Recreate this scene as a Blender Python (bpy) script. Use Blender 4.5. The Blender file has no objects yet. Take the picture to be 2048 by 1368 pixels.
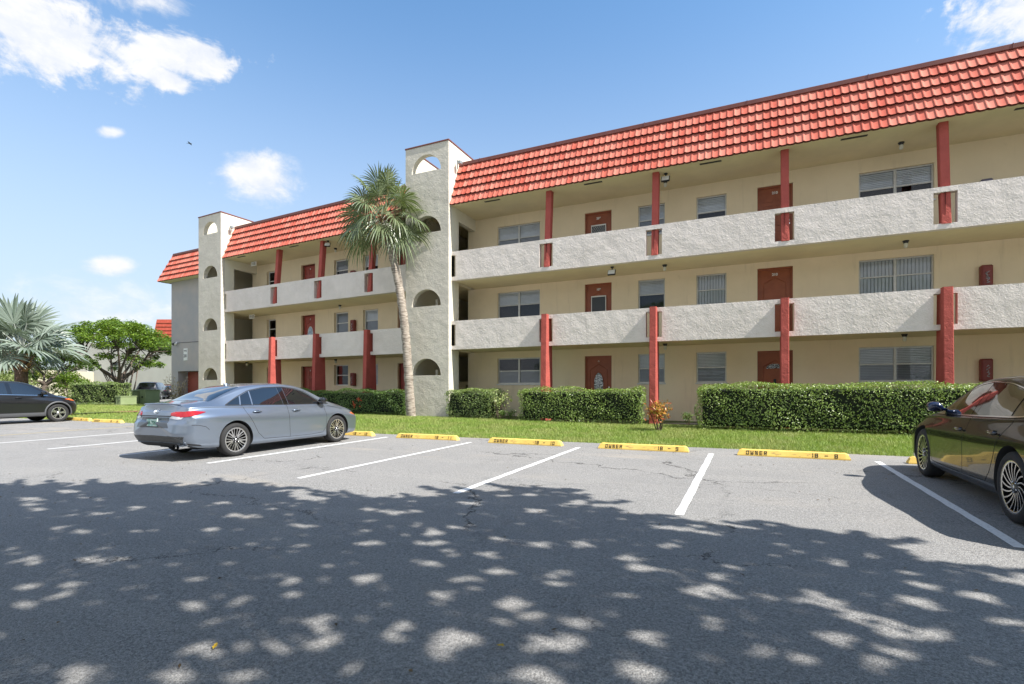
import bpy, math, random
import numpy as np
from mathutils import Vector, Matrix
R = math.radians
random.seed(7); rng = np.random.default_rng(7)
S = bpy.context.scene
COL = S.collection
# ------------------------------------------------------------------ camera, sky, sun, exposure
PSI = .432; CAMZ = 1.35
cd = bpy.data.cameras.new('camera'); cam = bpy.data.objects.new('camera', cd); COL.objects.link(cam)
cd.sensor_width = 36; cd.lens = 18.035; cd.shift_y = 99/2048; cd.clip_start = .05; cd.clip_end = 3000
cam.location = (0, 0, CAMZ); cam.rotation_euler = (R(90), 0, PSI); S.camera = cam
SUN = Vector((.91, -.10, 1)).normalized()
sl = bpy.data.lights.new('sun', 'SUN'); sl.energy = 3.45; sl.angle = R(.53); sl.color = (1, .955, .88)
so = bpy.data.objects.new('sun', sl); COL.objects.link(so); so.location = (20, -2, 25)
so.rotation_euler = SUN.to_track_quat('Z', 'Y').to_euler()
S.view_settings.view_transform = 'Standard'; S.view_settings.look = 'None'
S.view_settings.exposure = 1.36; S.view_settings.gamma = 1
W = bpy.data.worlds.new('World'); S.world = W; W.use_nodes = True

class NT:
    """small node-tree helper"""
    def __init__(s, t): s.t = t; s.n = t.nodes; s.l = t.links
    def new(s, ty, **k):
        n = s.n.new(ty)
        for a, b in k.items(): setattr(n, a, b)
        return n
    def put(s, sock, v):
        if hasattr(v, 'links'): s.l.new(v, sock)
        elif isinstance(v, (tuple, list)) and len(v) == 3 and sock.type == 'RGBA': sock.default_value = (*v, 1)
        else: sock.default_value = v
    def m(s, op, a, b=0., c=None, clamp=False):
        n = s.new('ShaderNodeMath', operation=op, use_clamp=clamp); s.put(n.inputs[0], a); s.put(n.inputs[1], b)
        if c is not None: s.put(n.inputs[2], c)
        return n.outputs[0]
    def vm(s, op, a, b=(0, 0, 0)):
        n = s.new('ShaderNodeVectorMath', operation=op); s.put(n.inputs[0], a); s.put(n.inputs[1], b)
        return n.outputs['Value'] if op in ('DOT_PRODUCT', 'LENGTH', 'DISTANCE') else n.outputs[0]
    def noise(s, vec, scale, detail=3, rough=.55, dist=0, ty='FBM'):
        n = s.new('ShaderNodeTexNoise', noise_type=ty); s.put(n.inputs['Vector'], vec)
        n.inputs['Scale'].default_value = scale; n.inputs['Detail'].default_value = detail
        n.inputs['Roughness'].default_value = rough; n.inputs['Distortion'].default_value = dist
        return n.outputs[0]
    def ramp(s, v, a, b):
        n = s.new('ShaderNodeMapRange', interpolation_type='SMOOTHSTEP'); s.put(n.inputs[0], v)
        n.inputs[1].default_value = a; n.inputs[2].default_value = b; return n.outputs[0]
    def mix(s, f, a, b, bt='MIX'):
        n = s.new('ShaderNodeMix', data_type='RGBA', blend_type=bt); s.put(n.inputs[0], f); s.put(n.inputs[6], a); s.put(n.inputs[7], b)
        return n.outputs[2]

# sky: Nishita with soft fair-weather clouds mixed in by direction
w = NT(W.node_tree); w.n.clear()
sky = w.new('ShaderNodeTexSky', sky_type='NISHITA'); sky.sun_disc = False
sky.sun_elevation = math.asin(SUN.z); sky.sun_rotation = math.atan2(SUN.x, SUN.y)
sky.air_density = 1.0; sky.dust_density = .4; sky.ozone_density = 3.0; sky.altitude = 0
tc = w.new('ShaderNodeTexCoord').outputs['Generated']
CPS, SPS = math.cos(PSI), math.sin(PSI)
def sky_dir(px, py):
    r, u = (px-1024)/1026, (783-py)/1026
    return Vector((r*CPS-SPS, r*SPS+CPS, u)).normalized()
nz = w.noise(tc, 8.5, 10, .66, .7); nz2 = w.noise(w.vm('MULTIPLY', tc, (1, 1, 1.8)), 24, 6, .62, .3)
def cloud(p, q, half, soft=.62, amp=2.5):
    """ellipse along the arc p-q, 'half' thick, edge eaten by noise"""
    a, b = sky_dir(*p), sky_dir(*q); c = (a+b).normalized(); t = (b-a); L = t.length/2
    t.normalize(); v = c.cross(t).normalized()
    u_ = w.m('DIVIDE', w.vm('DOT_PRODUCT', tc, tuple(t)), L); u_ = w.m('SUBTRACT', u_, c.dot(t)/L)
    v_ = w.m('DIVIDE', w.vm('DOT_PRODUCT', tc, tuple(v)), half)
    rr = w.m('SQRT', w.m('ADD', w.m('MULTIPLY', u_, u_), w.m('MULTIPLY', v_, v_)))
    front = w.m('GREATER_THAN', w.vm('DOT_PRODUCT', tc, tuple(c)), 0)
    x = w.m('SUBTRACT', 1, rr)
    x = w.m('ADD', x, w.m('MULTIPLY', w.m('SUBTRACT', nz, .5), amp)); x = w.m('ADD', x, w.m('MULTIPLY', w.m('SUBTRACT', nz2, .5), amp*.62))
    return w.m('MULTIPLY', w.ramp(x, -.05, soft), front)
cl = None
for a in (((-120, 30), (330, 110), .065, .55), ((200, 90), (500, 128), .03, .6), ((60, 132), (200, 140), .008, .9, 1), ((260, 130), (390, 178), .016, .6), ((430, 352), (612, 352), .045, .7, 1.5),
          ((192, 264), (254, 266), .009, .8, 1.3), ((164, 530), (284, 530), .017, .8, 1.3), ((1930, 30), (2300, 60), .08, .5), ((-200, 620), (560, 640), .05, 1.9), ((150, 0), (420, 8), .018, 1.1), ((2500, 300), (3600, 200), .2, .8), ((600, 2600), (3000, 2000), .3, .8)):
    c = cloud(*a); cl = c if cl is None else w.m('MAXIMUM', cl, c)
# unseen clouds added behind the camera to brighten and neutralise the fill light
rear = w.ramp(w.vm('DOT_PRODUCT', tc, tuple(Vector((.1, -1, .45)).normalized())), .10, .42)
cl = w.m('MAXIMUM', cl, w.m('MULTIPLY', w.ramp(w.noise(tc, 2.6, 6, .55, .3), .40, .56), rear))
sk = w.mix(1., sky.outputs[0], (.88, 1.12, 1.16), 'MULTIPLY')
lowz = w.new('ShaderNodeSeparateXYZ'); w.put(lowz.inputs[0], tc)
hz = w.ramp(lowz.outputs[2], .66, .02)
sk = w.mix(w.m('MULTIPLY', hz, .85), sk, (2.95, 3.12, 3.42))
wh = w.mix(w.ramp(nz2, .35, .7), (3.9, 4.05, 4.35), (4.7, 4.65, 4.6))
fin = w.mix(w.m('MULTIPLY', cl, .93), sk, wh)
bg = w.new('ShaderNodeBackground'); w.put(bg.inputs[0], fin); bg.inputs[1].default_value = .09
ow = w.new('ShaderNodeOutputWorld'); w.l.new(bg.outputs[0], ow.inputs[0])

# ------------------------------------------------------------------ materials
MATS = {}
def mat(name, col, rough=.7, metal=0., spec=.5, bump=None, var=None, coat=0., attr=None, extra=None):
    """bump=(scale, strength, distance, type, detail); var=(scale, other colour, contrast); attr=(name, colour b)"""
    if name in MATS: return MATS[name]
    m = bpy.data.materials.new(name); m.use_nodes = True; t = NT(m.node_tree); b = t.n['Principled BSDF']
    b.inputs['Roughness'].default_value = rough; b.inputs['Metallic'].default_value = metal
    b.inputs['Specular IOR Level'].default_value = spec; b.inputs['Coat Weight'].default_value = coat
    b.inputs['Coat Roughness'].default_value = .03
    co = t.new('ShaderNodeTexCoord').outputs['Object']; c = col
    if var:
        f = t.ramp(t.noise(co, var[0], 5, .62), .5-var[2], .5+var[2]); c = t.mix(f, c, var[1])
    if attr:
        a = t.new('ShaderNodeAttribute', attribute_name=attr[0]).outputs['Fac']; c = t.mix(a, c, attr[1])
    t.put(b.inputs['Base Color'], c)
    if bump:
        h = t.noise(co, bump[0], bump[4] if len(bump) > 4 else 4, .6, .4 if bump[3] != 'FBM' else 0, bump[3])
        bn = t.new('ShaderNodeBump'); t.put(bn.inputs['Height'], h); bn.inputs['Strength'].default_value = bump[1]; bn.inputs['Distance'].default_value = bump[2]
        t.l.new(bn.outputs[0], b.inputs['Normal'])
    if extra: extra(t, b, co, c)
    MATS[name] = m; return m

def stucco(name, col, col2):
    """skip-trowel stucco: smooth patches with thin raised ridges"""
    def ex(t, b, co, c):
        n1 = t.noise(co, 3.2, 3, .5); wv = t.vm('ADD', co, t.vm('SCALE', t.new('ShaderNodeCombineXYZ').outputs[0]))
        a = t.noise(co, 3.3, 3, .5, 1.8, 'RIDGED_MULTIFRACTAL'); f = t.noise(co, 17, 4, .6, .8)
        h = t.m('ADD', t.m('MULTIPLY', t.ramp(a, .95, 1.35), .8), t.m('MULTIPLY', f, .30)); h = t.m('ADD', h, t.m('MULTIPLY', n1, .6))
        bn = t.new('ShaderNodeBump'); t.put(bn.inputs['Height'], h); bn.inputs['Strength'].default_value = 1.; bn.inputs['Distance'].default_value = .055
        t.l.new(bn.outputs[0], b.inputs['Normal'])
        st = t.ramp(t.noise(co, 1.1, 5, .65), .4, .75); rs = t.ramp(t.noise(t.vm('MULTIPLY', co, (5, 5, .45)), 1.5, 5, .7), .56, .74); st = t.m('MAXIMUM', st, rs)
        t.put(b.inputs['Base Color'], t.mix(t.m('MULTIPLY', st, .48), c, (col[0]*.72, col[1]*.72, col[2]*.70)))
    return mat(name, col, .85, spec=.2, var=(2.3, col2, .25), extra=ex)
M_PAR = stucco('stucco_cream_white', (.78, .71, .66), (.71, .65, .60))
M_TOW = stucco('stucco_tower', (.66, .62, .535), (.60, .56, .49))
M_COLR = stucco('stucco_red_column', (.46, .105, .085), (.38, .085, .07))
def streaks(t, b, co, c):
    rs = t.ramp(t.noise(t.vm('MULTIPLY', co, (4, 4, .4)), 1.3, 6, .7), .52, .78); sc = t.ramp(t.noise(co, 3.1, 6, .7), .62, .8)
    t.put(b.inputs['Base Color'], t.mix(t.m('MULTIPLY', t.m('MAXIMUM', rs, sc), .30), c, (.52, .43, .30)))
M_WALL = mat('painted_wall_cream', (.88, .75, .54), .85, spec=.2, bump=(60, .15, .004, 'FBM'), var=(.6, (.81, .69, .49), .2), extra=streaks)
M_SOF = mat('painted_soffit', (.80, .70, .46), .85, spec=.2, bump=(40, .12, .004, 'FBM'), var=(.8, (.71, .62, .41), .2))
M_SIDE = mat('painted_side_wall', (.74, .71, .60), .85, spec=.2, bump=(26, .22, .006, 'FBM'), var=(.9, (.68, .65, .54), .2))
M_GREY = mat('painted_end_wall_grey', (.46, .42, .40), .85, spec=.2, bump=(26, .2, .006, 'FBM'), var=(.8, (.38, .375, .385), .2))
M_DARKIN = mat('interior_dark', (.10, .09, .07), .9)
M_TILE = mat('clay_tile', (.52, .12, .082), .8, spec=.15, bump=(45, .25, .004, 'FBM'), var=(5, (.42, .08, .055), .25), attr=('tid', (.60, .215, .16)))
M_TSHADE = mat('tile_end_shade', (.10, .018, .014), .9)  # shadow line under each tile row, put into the colour of the ends
M_CAP = mat('roof_cap_brown', (.20, .065, .05), .5, var=(3, (.16, .05, .04), .2))
M_DOORR = mat('door_red', (.36, .055, .035), .45, var=(4, (.30, .045, .03), .2))
M_DOORB = mat('door_brown', (.33, .09, .035), .42, var=(4, (.27, .07, .028), .2))
M_GARAGE = mat('garage_door_red', (.33, .07, .045), .55, var=(2, (.28, .06, .04), .2))
M_ALU = mat('window_aluminium', (.60, .60, .58), .42, .3, var=(9, (.52, .52, .50), .2))
M_WHF = mat('window_white', (.78, .78, .76), .5)
M_WHITE = mat('white_paint', (.78, .78, .76), .5)
M_BLACK = mat('black_plastic', (.02, .02, .022), .5)
M_CHROME = mat('chrome', (.75, .76, .78), .14, 1.)
M_BULB = mat('frosted_glass_shade', (.62, .62, .55), .3)
M_FIRE = mat('cabinet_dark_red', (.20, .03, .022), .45)
M_PURPLE = mat('cabinet_grey_violet', (.13, .12, .19), .45)

def slat_mat(name, col, axis, pitch, amt):
    def ex(t, b, co, c):
        sx = t.new('ShaderNodeSeparateXYZ'); t.put(sx.inputs[0], co)
        f = t.m('FRACT', t.m('DIVIDE', sx.outputs[axis], pitch)); g = t.ramp(t.m('ABSOLUTE', t.m('SUBTRACT', f, .5)), .34, .5)
        bn = t.new('ShaderNodeBump'); t.put(bn.inputs['Height'], t.m('MULTIPLY', g, -1)); bn.inputs['Distance'].default_value = .02; bn.inputs['Strength'].default_value = .9
        t.l.new(bn.outputs[0], b.inputs['Normal']); t.put(b.inputs['Base Color'], t.mix(t.m('MULTIPLY', g, amt), c, (col[0]*.3, col[1]*.3, col[2]*.3)))
    return mat(name, col, .6, extra=ex, var=(1.3, tuple(x*.85 for x in col), .2))
M_BLH = slat_mat('horizontal_blind', (.90, .90, .90), 2, .05, .35)
M_BLV = slat_mat('vertical_blind', (.80, .81, .82), 0, .09, .8)
M_BLS = slat_mat('screened_blind', (.40, .41, .43), 2, .05, .4)
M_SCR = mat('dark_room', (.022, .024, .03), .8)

def glass_mat(name, tint, clear, rough=.02):
    m = bpy.data.materials.new(name); m.use_nodes = True; t = NT(m.node_tree); t.n.clear()
    g = t.new('ShaderNodeBsdfGlossy'); g.inputs['Roughness'].default_value = rough; g.inputs['Color'].default_value = (.9, .93, 1, 1)
    tr = t.new('ShaderNodeBsdfTransparent'); tr.inputs[0].default_value = (*tint, 1)
    df = t.new('ShaderNodeBsdfDiffuse'); df.inputs[0].default_value = (.015, .017, .02, 1)
    m1 = t.new('ShaderNodeMixShader'); m1.inputs[0].default_value = clear; t.l.new(df.outputs[0], m1.inputs[1]); t.l.new(tr.outputs[0], m1.inputs[2])
    fr = t.new('ShaderNodeFresnel'); fr.inputs[0].default_value = 1.5
    m2 = t.new('ShaderNodeMixShader'); t.l.new(fr.outputs[0], m2.inputs[0]); t.l.new(m1.outputs[0], m2.inputs[1]); t.l.new(g.outputs[0], m2.inputs[2])
    o = t.new('ShaderNodeOutputMaterial'); t.l.new(m2.outputs[0], o.inputs[0]); MATS[name] = m; return m
M_GLASS = glass_mat('window_glass', (.92, .95, .97), .97)
M_CARGL = glass_mat('tinted_car_glass', (.10, .11, .13), .9)

# ------------------------------------------------------------------ mesh helpers
class MB:
    def __init__(s, T=None): s.v = []; s.f = []; s.mi = []; s.T = T; s.mat = 0; s.sm = []; s.smooth = False; s.att = []; s.av = 0.
    def V(s, p):
        s.v.append(tuple(s.T @ Vector(p)) if s.T else tuple(p)); s.att.append(s.av); return len(s.v)-1
    def F(s, *idx): s.f.append(tuple(idx)); s.mi.append(s.mat); s.sm.append(s.smooth)
    def quad(s, a, b, c, d): s.F(s.V(a), s.V(b), s.V(c), s.V(d))
    def box(s, x0, x1, y0, y1, z0, z1, b=0.):
        if b <= 0:
            i = [s.V((x, y, z)) for x in (x0, x1) for y in (y0, y1) for z in (z0, z1)]
            for q in ((0, 1, 3, 2), (4, 6, 7, 5), (0, 4, 5, 1), (2, 3, 7, 6), (0, 2, 6, 4), (1, 5, 7, 3)): s.F(*[i[k] for k in q])
            return
        # chamfered box
        P = {}
        for ix, (x, sx) in enumerate(((x0, 1), (x1, -1))):
            for iy, (y, sy) in enumerate(((y0, 1), (y1, -1))):
                for iz, (z, sz) in enumerate(((z0, 1), (z1, -1))):
                    P[ix, iy, iz] = (s.V((x, y+sy*b, z+sz*b)), s.V((x+sx*b, y, z+sz*b)), s.V((x+sx*b, y+sy*b, z)))
        def fc(k, sel, flip):
            ids = [P[c][k] for c in sel]; s.F(*(ids[::-1] if flip else ids))
        fc(0, [(0, 0, 0), (0, 0, 1), (0, 1, 1), (0, 1, 0)], 0); fc(0, [(1, 0, 0), (1, 0, 1), (1, 1, 1), (1, 1, 0)], 1)
        fc(1, [(0, 0, 0), (1, 0, 0), (1, 0, 1), (0, 0, 1)], 0); fc(1, [(0, 1, 0), (1, 1, 0), (1, 1, 1), (0, 1, 1)], 1)
        fc(2, [(0, 0, 0), (0, 1, 0), (1, 1, 0), (1, 0, 0)], 0); fc(2, [(0, 0, 1), (0, 1, 1), (1, 1, 1), (1, 0, 1)], 1)
        for a in (0, 1):
            for b_ in (0, 1):
                s.F(P[0, a, b_][1], P[1, a, b_][1], P[1, a, b_][2], P[0, a, b_][2]); s.F(P[a, 0, b_][0], P[a, 1, b_][0], P[a, 1, b_][2], P[a, 0, b_][2])
                s.F(P[a, b_, 0][0], P[a, b_, 1][0], P[a, b_, 1][1], P[a, b_, 0][1])
        for c in P: s.F(*P[c])
    def tube(s, pts, rad, n=8, cap=True):
        rings = []; pts = [Vector(p) for p in pts]
        if not hasattr(rad, '__len__'): rad = [rad]*len(pts)
        for i, p in enumerate(pts):
            d = (pts[min(i+1, len(pts)-1)]-pts[max(i-1, 0)]).normalized()
            a = d.orthogonal().normalized() if i == 0 else (pa - d*pa.dot(d)).normalized()
            pa = a; b = d.cross(a)
            rings.append([s.V(p+(a*math.cos(2*math.pi*k/n)+b*math.sin(2*math.pi*k/n))*rad[i]) for k in range(n)])
        for i in range(len(rings)-1):
            for k in range(n): s.F(rings[i][k], rings[i][(k+1) % n], rings[i+1][(k+1) % n], rings[i+1][k])
        if cap: s.F(*rings[0][::-1]); s.F(*rings[-1])
    def lathe(s, prof, axis='Z', c=(0, 0, 0), n=24, close=False):
        """prof: list of (radius, height)"""
        rings = []
        for r_, h in prof:
            ring = []
            for k in range(n):
                a = 2*math.pi*k/n; u, v = r_*math.cos(a), r_*math.sin(a)
                p = {'Z': (u, v, h), 'Y': (u, h, v), 'X': (h, u, v)}[axis]; ring.append(s.V((c[0]+p[0], c[1]+p[1], c[2]+p[2])))
            rings.append(ring)
        for i in range(len(rings)-1):
            for k in range(n): s.F(rings[i][k], rings[i][(k+1) % n], rings[i+1][(k+1) % n], rings[i+1][k])
        if close: s.F(*rings[0]); s.F(*rings[-1])
    def prism(s, poly, y0, y1, plane='XZ'):
        """extrude polygon (u, v) from y0 to y1"""
        mp = {'XZ': lambda u, v, t: (u, t, v), 'YZ': lambda u, v, t: (t, u, v), 'XY': lambda u, v, t: (u, v, t)}[plane]
        a = [s.V(mp(u, v, y0)) for u, v in poly]; b = [s.V(mp(u, v, y1)) for u, v in poly]; n = len(poly)
        s.F(*a); s.F(*b[::-1])
        for k in range(n): s.F(a[k], b[k], b[(k+1) % n], a[(k+1) % n])
    def build(s, name, mats, parent=None, at=None, fix=True, merge=False):
        me = bpy.data.meshes.new(name); me.from_pydata(s.v, [], s.f)
        for m in (mats if isinstance(mats, (list, tuple)) else [mats]): me.materials.append(m)
        if any(s.mi): me.polygons.foreach_set('material_index', s.mi)
        me.polygons.foreach_set('use_smooth', s.sm)
        if any(s.att):
            a = me.attributes.new('tid', 'FLOAT', 'POINT'); a.data.foreach_set('value', s.att)
        me.update()
        if fix or merge:
            import bmesh
            bm = bmesh.new(); bm.from_mesh(me)
            if merge: bmesh.ops.remove_doubles(bm, verts=bm.verts, dist=1e-4)
            if fix: bmesh.ops.recalc_face_normals(bm, faces=bm.faces)
            bm.to_mesh(me); bm.free()
        return link(name, me, parent, at)
def link(name, me, parent=None, at=None):
    o = bpy.data.objects.new(name, me); COL.objects.link(o)
    if parent is not None:
        o.parent = parent
        if at is None and parent.get('base'): o.location = -Vector(parent['base'])
    if at is not None: o.location = at
    return o
def tag(o, label=None, cat=None, group=None, kind=None):
    if label: o['label'] = label
    if cat: o['category'] = cat
    if group: o['group'] = group
    if kind: o['kind'] = kind
    return o
def thing(name, label, cat, base=(0, 0, 0), group=None, rot=(0, 0, 0), local=False):
    """Empty at the thing's base. local=False: children carry world coordinates"""
    o = bpy.data.objects.new(name, None); COL.objects.link(o); o.location = base; o.rotation_euler = rot; o.empty_display_size = .3
    tag(o, label, cat, group)
    if not local: o['base'] = tuple(base)
    return o
def np_mesh(name, V, Fq, m, parent=None, att=None, smooth=False, at=None):
    """V (N,3), Fq (M,k) all with k corners"""
    me = bpy.data.meshes.new(name); k = Fq.shape[1]
    me.vertices.add(len(V)); me.vertices.foreach_set('co', V.astype(np.float32).ravel())
    me.loops.add(Fq.size); me.loops.foreach_set('vertex_index', Fq.astype(np.int32).ravel())
    me.polygons.add(len(Fq)); me.polygons.foreach_set('loop_start', np.arange(0, Fq.size, k, dtype=np.int32))
    me.polygons.foreach_set('use_smooth', np.full(len(Fq), smooth))
    if att is not None:
        a = me.attributes.new('tid', 'FLOAT', 'POINT'); a.data.foreach_set('value', att.astype(np.float32))
    me.materials.append(m); me.update(calc_edges=True); me.validate()
    return link(name, me, parent, at)
def text_part(txt, size, m, parent, loc, rot, name='lettering', depth=.004, xs=1., bold=0.):
    cu = bpy.data.curves.new(name, 'FONT'); cu.body = txt; cu.size = size; cu.extrude = depth; cu.align_x = 'CENTER'; cu.align_y = 'CENTER'; cu.offset = bold
    tmp = bpy.data.objects.new(name, cu); COL.objects.link(tmp); bpy.context.view_layer.update()
    me = bpy.data.meshes.new_from_object(tmp.evaluated_get(bpy.context.evaluated_depsgraph_get()))
    bpy.data.objects.remove(tmp); me.materials.clear(); me.materials.append(m)
    o = bpy.data.objects.new(name, me); COL.objects.link(o); o.parent = parent
    o.location = Vector(loc) - (Vector(parent['base']) if parent.get('base') else Vector()); o.rotation_euler = rot; o.scale = (xs, 1, 1)
    return o
# ------------------------------------------------------------------ ground
def ground_z(x, y):
    z = .0125*max(min(y, 40), -6)
    if y > 11.75:
        b = min(1, max(0, (y-11.75)/3.2)); b = b*b*(3-2*b)
        z += b*(.11 + .009*max(0, min(12, -x)))
    return z
E1 = 11.72          # where the asphalt ends and the grass starts
def asphalt_extra(t, b, co, c):
    fine = t.noise(co, 170, 2, .6); mid = t.noise(co, 55, 3, .7); big = t.noise(co, .55, 6, .62, .6); str_ = t.noise(t.vm('MULTIPLY', co, (.35, 1.6, 1)), 1.2, 5, .6, .5)
    vo = t.new('ShaderNodeTexVoronoi', feature='F1'); t.put(vo.inputs['Vector'], co); vo.inputs['Scale'].default_value = 95
    base = t.mix(t.ramp(big, .35, .68), (.262, .256, .250), (.205, .202, .20)); base = t.mix(t.m('MULTIPLY', t.ramp(str_, .46, .68), .6), base, (.34, .325, .305))
    grain = t.m('ADD', t.m('ADD', t.m('MULTIPLY', t.ramp(fine, .36, .66), .40), t.m('MULTIPLY', t.ramp(mid, .38, .62), .30)), t.m('MULTIPLY', vo.outputs['Color'], .30))
    base = t.mix(.70, base, t.mix(grain, (.015, .015, .018), (.50, .49, .475)))
    st = t.ramp(t.noise(co, 2.3, 5, .7, .3), .66, .8); base = t.mix(t.m('MULTIPLY', st, .35), base, (.12, .12, .12))
    tan = t.m('MULTIPLY', t.ramp(t.noise(t.vm('MULTIPLY', co, (.5, 1.4, 1)), .5, 3, .6, .4), .56, .72), .4); base = t.mix(tan, base, (.38, .33, .27))
    oil = t.m('MULTIPLY', t.ramp(t.noise(t.vm('MULTIPLY', co, (.9, .35, 1)), 1.15, 4, .6), .64, .74), t.ramp(t.noise(co, 6, 4, .7), .35, .6)); base = t.mix(t.m('MULTIPLY', oil, .5), base, (.07, .068, .066))
    # cracks
    dd = t.vm('ADD', co, t.vm('SCALE', co)); wob = t.new('ShaderNodeTexNoise'); t.put(wob.inputs['Vector'], co); wob.inputs['Scale'].default_value = 1.7; wob.inputs['Detail'].default_value = 6; wob.inputs['Roughness'].default_value = .7
    cv = t.vm('ADD', co, t.vm('MULTIPLY', t.vm('SUBTRACT', wob.outputs['Color'], (.5, .5, .5)), (1.1, 1.1, 0)))
    v2 = t.new('ShaderNodeTexVoronoi', feature='DISTANCE_TO_EDGE'); t.put(v2.inputs['Vector'], t.vm('MULTIPLY', cv, (.8, 1.5, 0))); v2.inputs['Scale'].default_value = .27
    ck = t.m('MULTIPLY', t.ramp(v2.outputs['Distance'], .0038, .001), t.ramp(t.noise(co, .45, 2, .5), .44, .54))
    v3 = t.new('ShaderNodeTexVoronoi', feature='DISTANCE_TO_EDGE'); t.put(v3.inputs['Vector'], t.vm('MULTIPLY', cv, (1, 1, 0))); v3.inputs['Scale'].default_value = 1.1
    ck2 = t.m('MULTIPLY', t.ramp(v3.outputs['Distance'], .008, .002), t.ramp(t.noise(co, .6, 2, .5), .62, .68)); ck = t.m('MAXIMUM', ck, t.m('MULTIPLY', ck2, .35))
    base = t.mix(t.m('MULTIPLY', ck, .85), base, (.03, .03, .032))
    t.put(b.inputs['Base Color'], base)
    h = t.m('ADD', t.m('MULTIPLY', vo.outputs['Distance'], -.7), t.m('ADD', mid, t.m('MULTIPLY', ck, -2)))
    bn = t.new('ShaderNodeBump'); t.put(bn.inputs['Height'], h); bn.inputs['Strength'].default_value = .8; bn.inputs['Distance'].default_value = .008
    t.l.new(bn.outputs[0], b.inputs['Normal'])
M_ASPH = mat('worn_asphalt', (.25, .25, .25), .88, spec=.3, extra=asphalt_extra)
M_SOIL = mat('soil_under_grass', (.10, .13, .04), .95, bump=(14, .6, .05, 'FBM'), var=(1.6, (.13, .18, .05), .2))
def grid_sheet(name, xs, ys, zf, m, kind='structure'):
    V = np.array([(x, y, zf(x, y)) for y in ys for x in xs]); nx = len(xs)
    F = np.array([(j*nx+i, j*nx+i+1, (j+1)*nx+i+1, (j+1)*nx+i) for j in range(len(ys)-1) for i in range(nx-1)])
    return tag(np_mesh(name, V, F, m, smooth=True), kind=kind)
far = grid_sheet('ground', np.array([-900, -300, -120, -60, -46, -30, -15, 0, 12, 30, 60, 120, 300, 900.]), np.array([-300, -100, -60, E1-.01, E1, 13, 14, 15, 16, 20, 26, 40, 60, 100, 300, 1200.]),
                 lambda x, y: ground_z(x, y)-.012 if y >= E1-.001 else -.6, M_SOIL)
tag(far, 'green ground beyond the parking lot', kind='structure')
lot = grid_sheet('parking_lot', np.array([-70, -40, -20, 0, 20, 45.]), np.array([-45, -25, -6, 0, 6, E1]), ground_z, M_ASPH)
tag(lot, 'worn grey asphalt parking lot with painted stall lines')
def paint_extra(t, b, co, c):
    n = t.ramp(t.noise(co, 38, 4, .7), .37, .47); big = t.ramp(t.noise(co, 2.2, 3, .6), .25, .5)
    t.put(b.inputs['Base Color'], t.mix(t.m('MAXIMUM', t.m('MULTIPLY', n, 1), t.m('MULTIPLY', big, .7)), (.33, .33, .33), c))
M_LINE = mat('white_road_paint', (.78, .78, .78), .7, extra=paint_extra)
M_YLINE = mat('faded_yellow_paint', (.50, .40, .18), .8, extra=paint_extra)
for k in range(-7, 4):
    x = -.655 + 2.685*k; m = MB(); n = 26
    y0, y1 = (5.55, 10.72) if k > -3 else (6.0, 11.0); wl = []; wr = []
    for i in range(n+1):
        y = y0+(y1-y0)*i/n; j = random.uniform(-.006, .006)
        wl.append(m.V((x-.047+j, y, ground_z(0, y)+.004))); wr.append(m.V((x+.047+random.uniform(-.006, .006), y, ground_z(0, y)+.004)))
    for i in range(n): m.F(wl[i], wr[i], wr[i+1], wl[i+1])
    tag(m.build('stall_line', M_YLINE if k == -7 else M_LINE), kind='structure')

# grass: blades on the berm in front of the building and out to the left
def blades(n, xr, yr, h, wd, name, mat_, zf=ground_z, keep=None):
    x = rng.uniform(*xr, n); y = yr[0]+(yr[1]-yr[0])*rng.random(n)**1.0
    if keep is not None: k = keep(x, y); x, y = x[k], y[k]; n = len(x)
    z = np.array([zf(a, b) for a, b in zip(x, y)])-.012
    hh = h*rng.uniform(.55, 1.25, n); an = rng.uniform(0, 2*math.pi, n); lx, ly = rng.normal(0, .45, n)*hh, rng.normal(0, .45, n)*hh
    dx, dy = np.cos(an)*wd, np.sin(an)*wd
    V = np.empty((n, 3, 3)); V[:, 0] = np.c_[x-dx, y-dy, z]; V[:, 1] = np.c_[x+dx, y+dy, z]; V[:, 2] = np.c_[x+lx, y+ly, z+hh]
    return np_mesh(name, V.reshape(-1, 3), np.arange(3*n).reshape(-1, 3), mat_, att=np.repeat(rng.random(n), 3))
def leaf_mat(name, a, b_, rough=.5, trans=.35, spec=.4, var=None):
    m = bpy.data.materials.new(name); m.use_nodes = True; t = NT(m.node_tree); b = t.n['Principled BSDF']
    at = t.new('ShaderNodeAttribute', attribute_name='tid').outputs['Fac']; c = t.mix(at, a, b_)
    if var:
        co = t.new('ShaderNodeTexCoord').outputs['Object']; c = t.mix(t.ramp(t.noise(co, var[0], 4, .6), .4, .62), c, var[1])
    t.put(b.inputs['Base Color'], c); b.inputs['Roughness'].default_value = rough; b.inputs['Specular IOR Level'].default_value = spec
    tl = t.new('ShaderNodeBsdfTranslucent'); t.put(tl.inputs[0], t.mix(.5, c, (.30, .42, .03)))
    mx = t.new('ShaderNodeMixShader'); mx.inputs[0].default_value = trans; t.l.new(b.outputs[0], mx.inputs[1]); t.l.new(tl.outputs[0], mx.inputs[2])
    t.l.new(mx.outputs[0], t.n['Material Output'].inputs[0]); MATS[name] = m; return m
M_GRASS = leaf_mat('grass_blades', (.15, .25, .035), (.36, .46, .11), .55, .3, var=(1.3, (.34, .38, .12)))
tag(blades(150000, (-13.5, 9), (E1-.06, 15.9), .075, .007, 'grass', M_GRASS), 'mown green grass strip between the parking lot and the hedges', kind='stuff')
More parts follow.
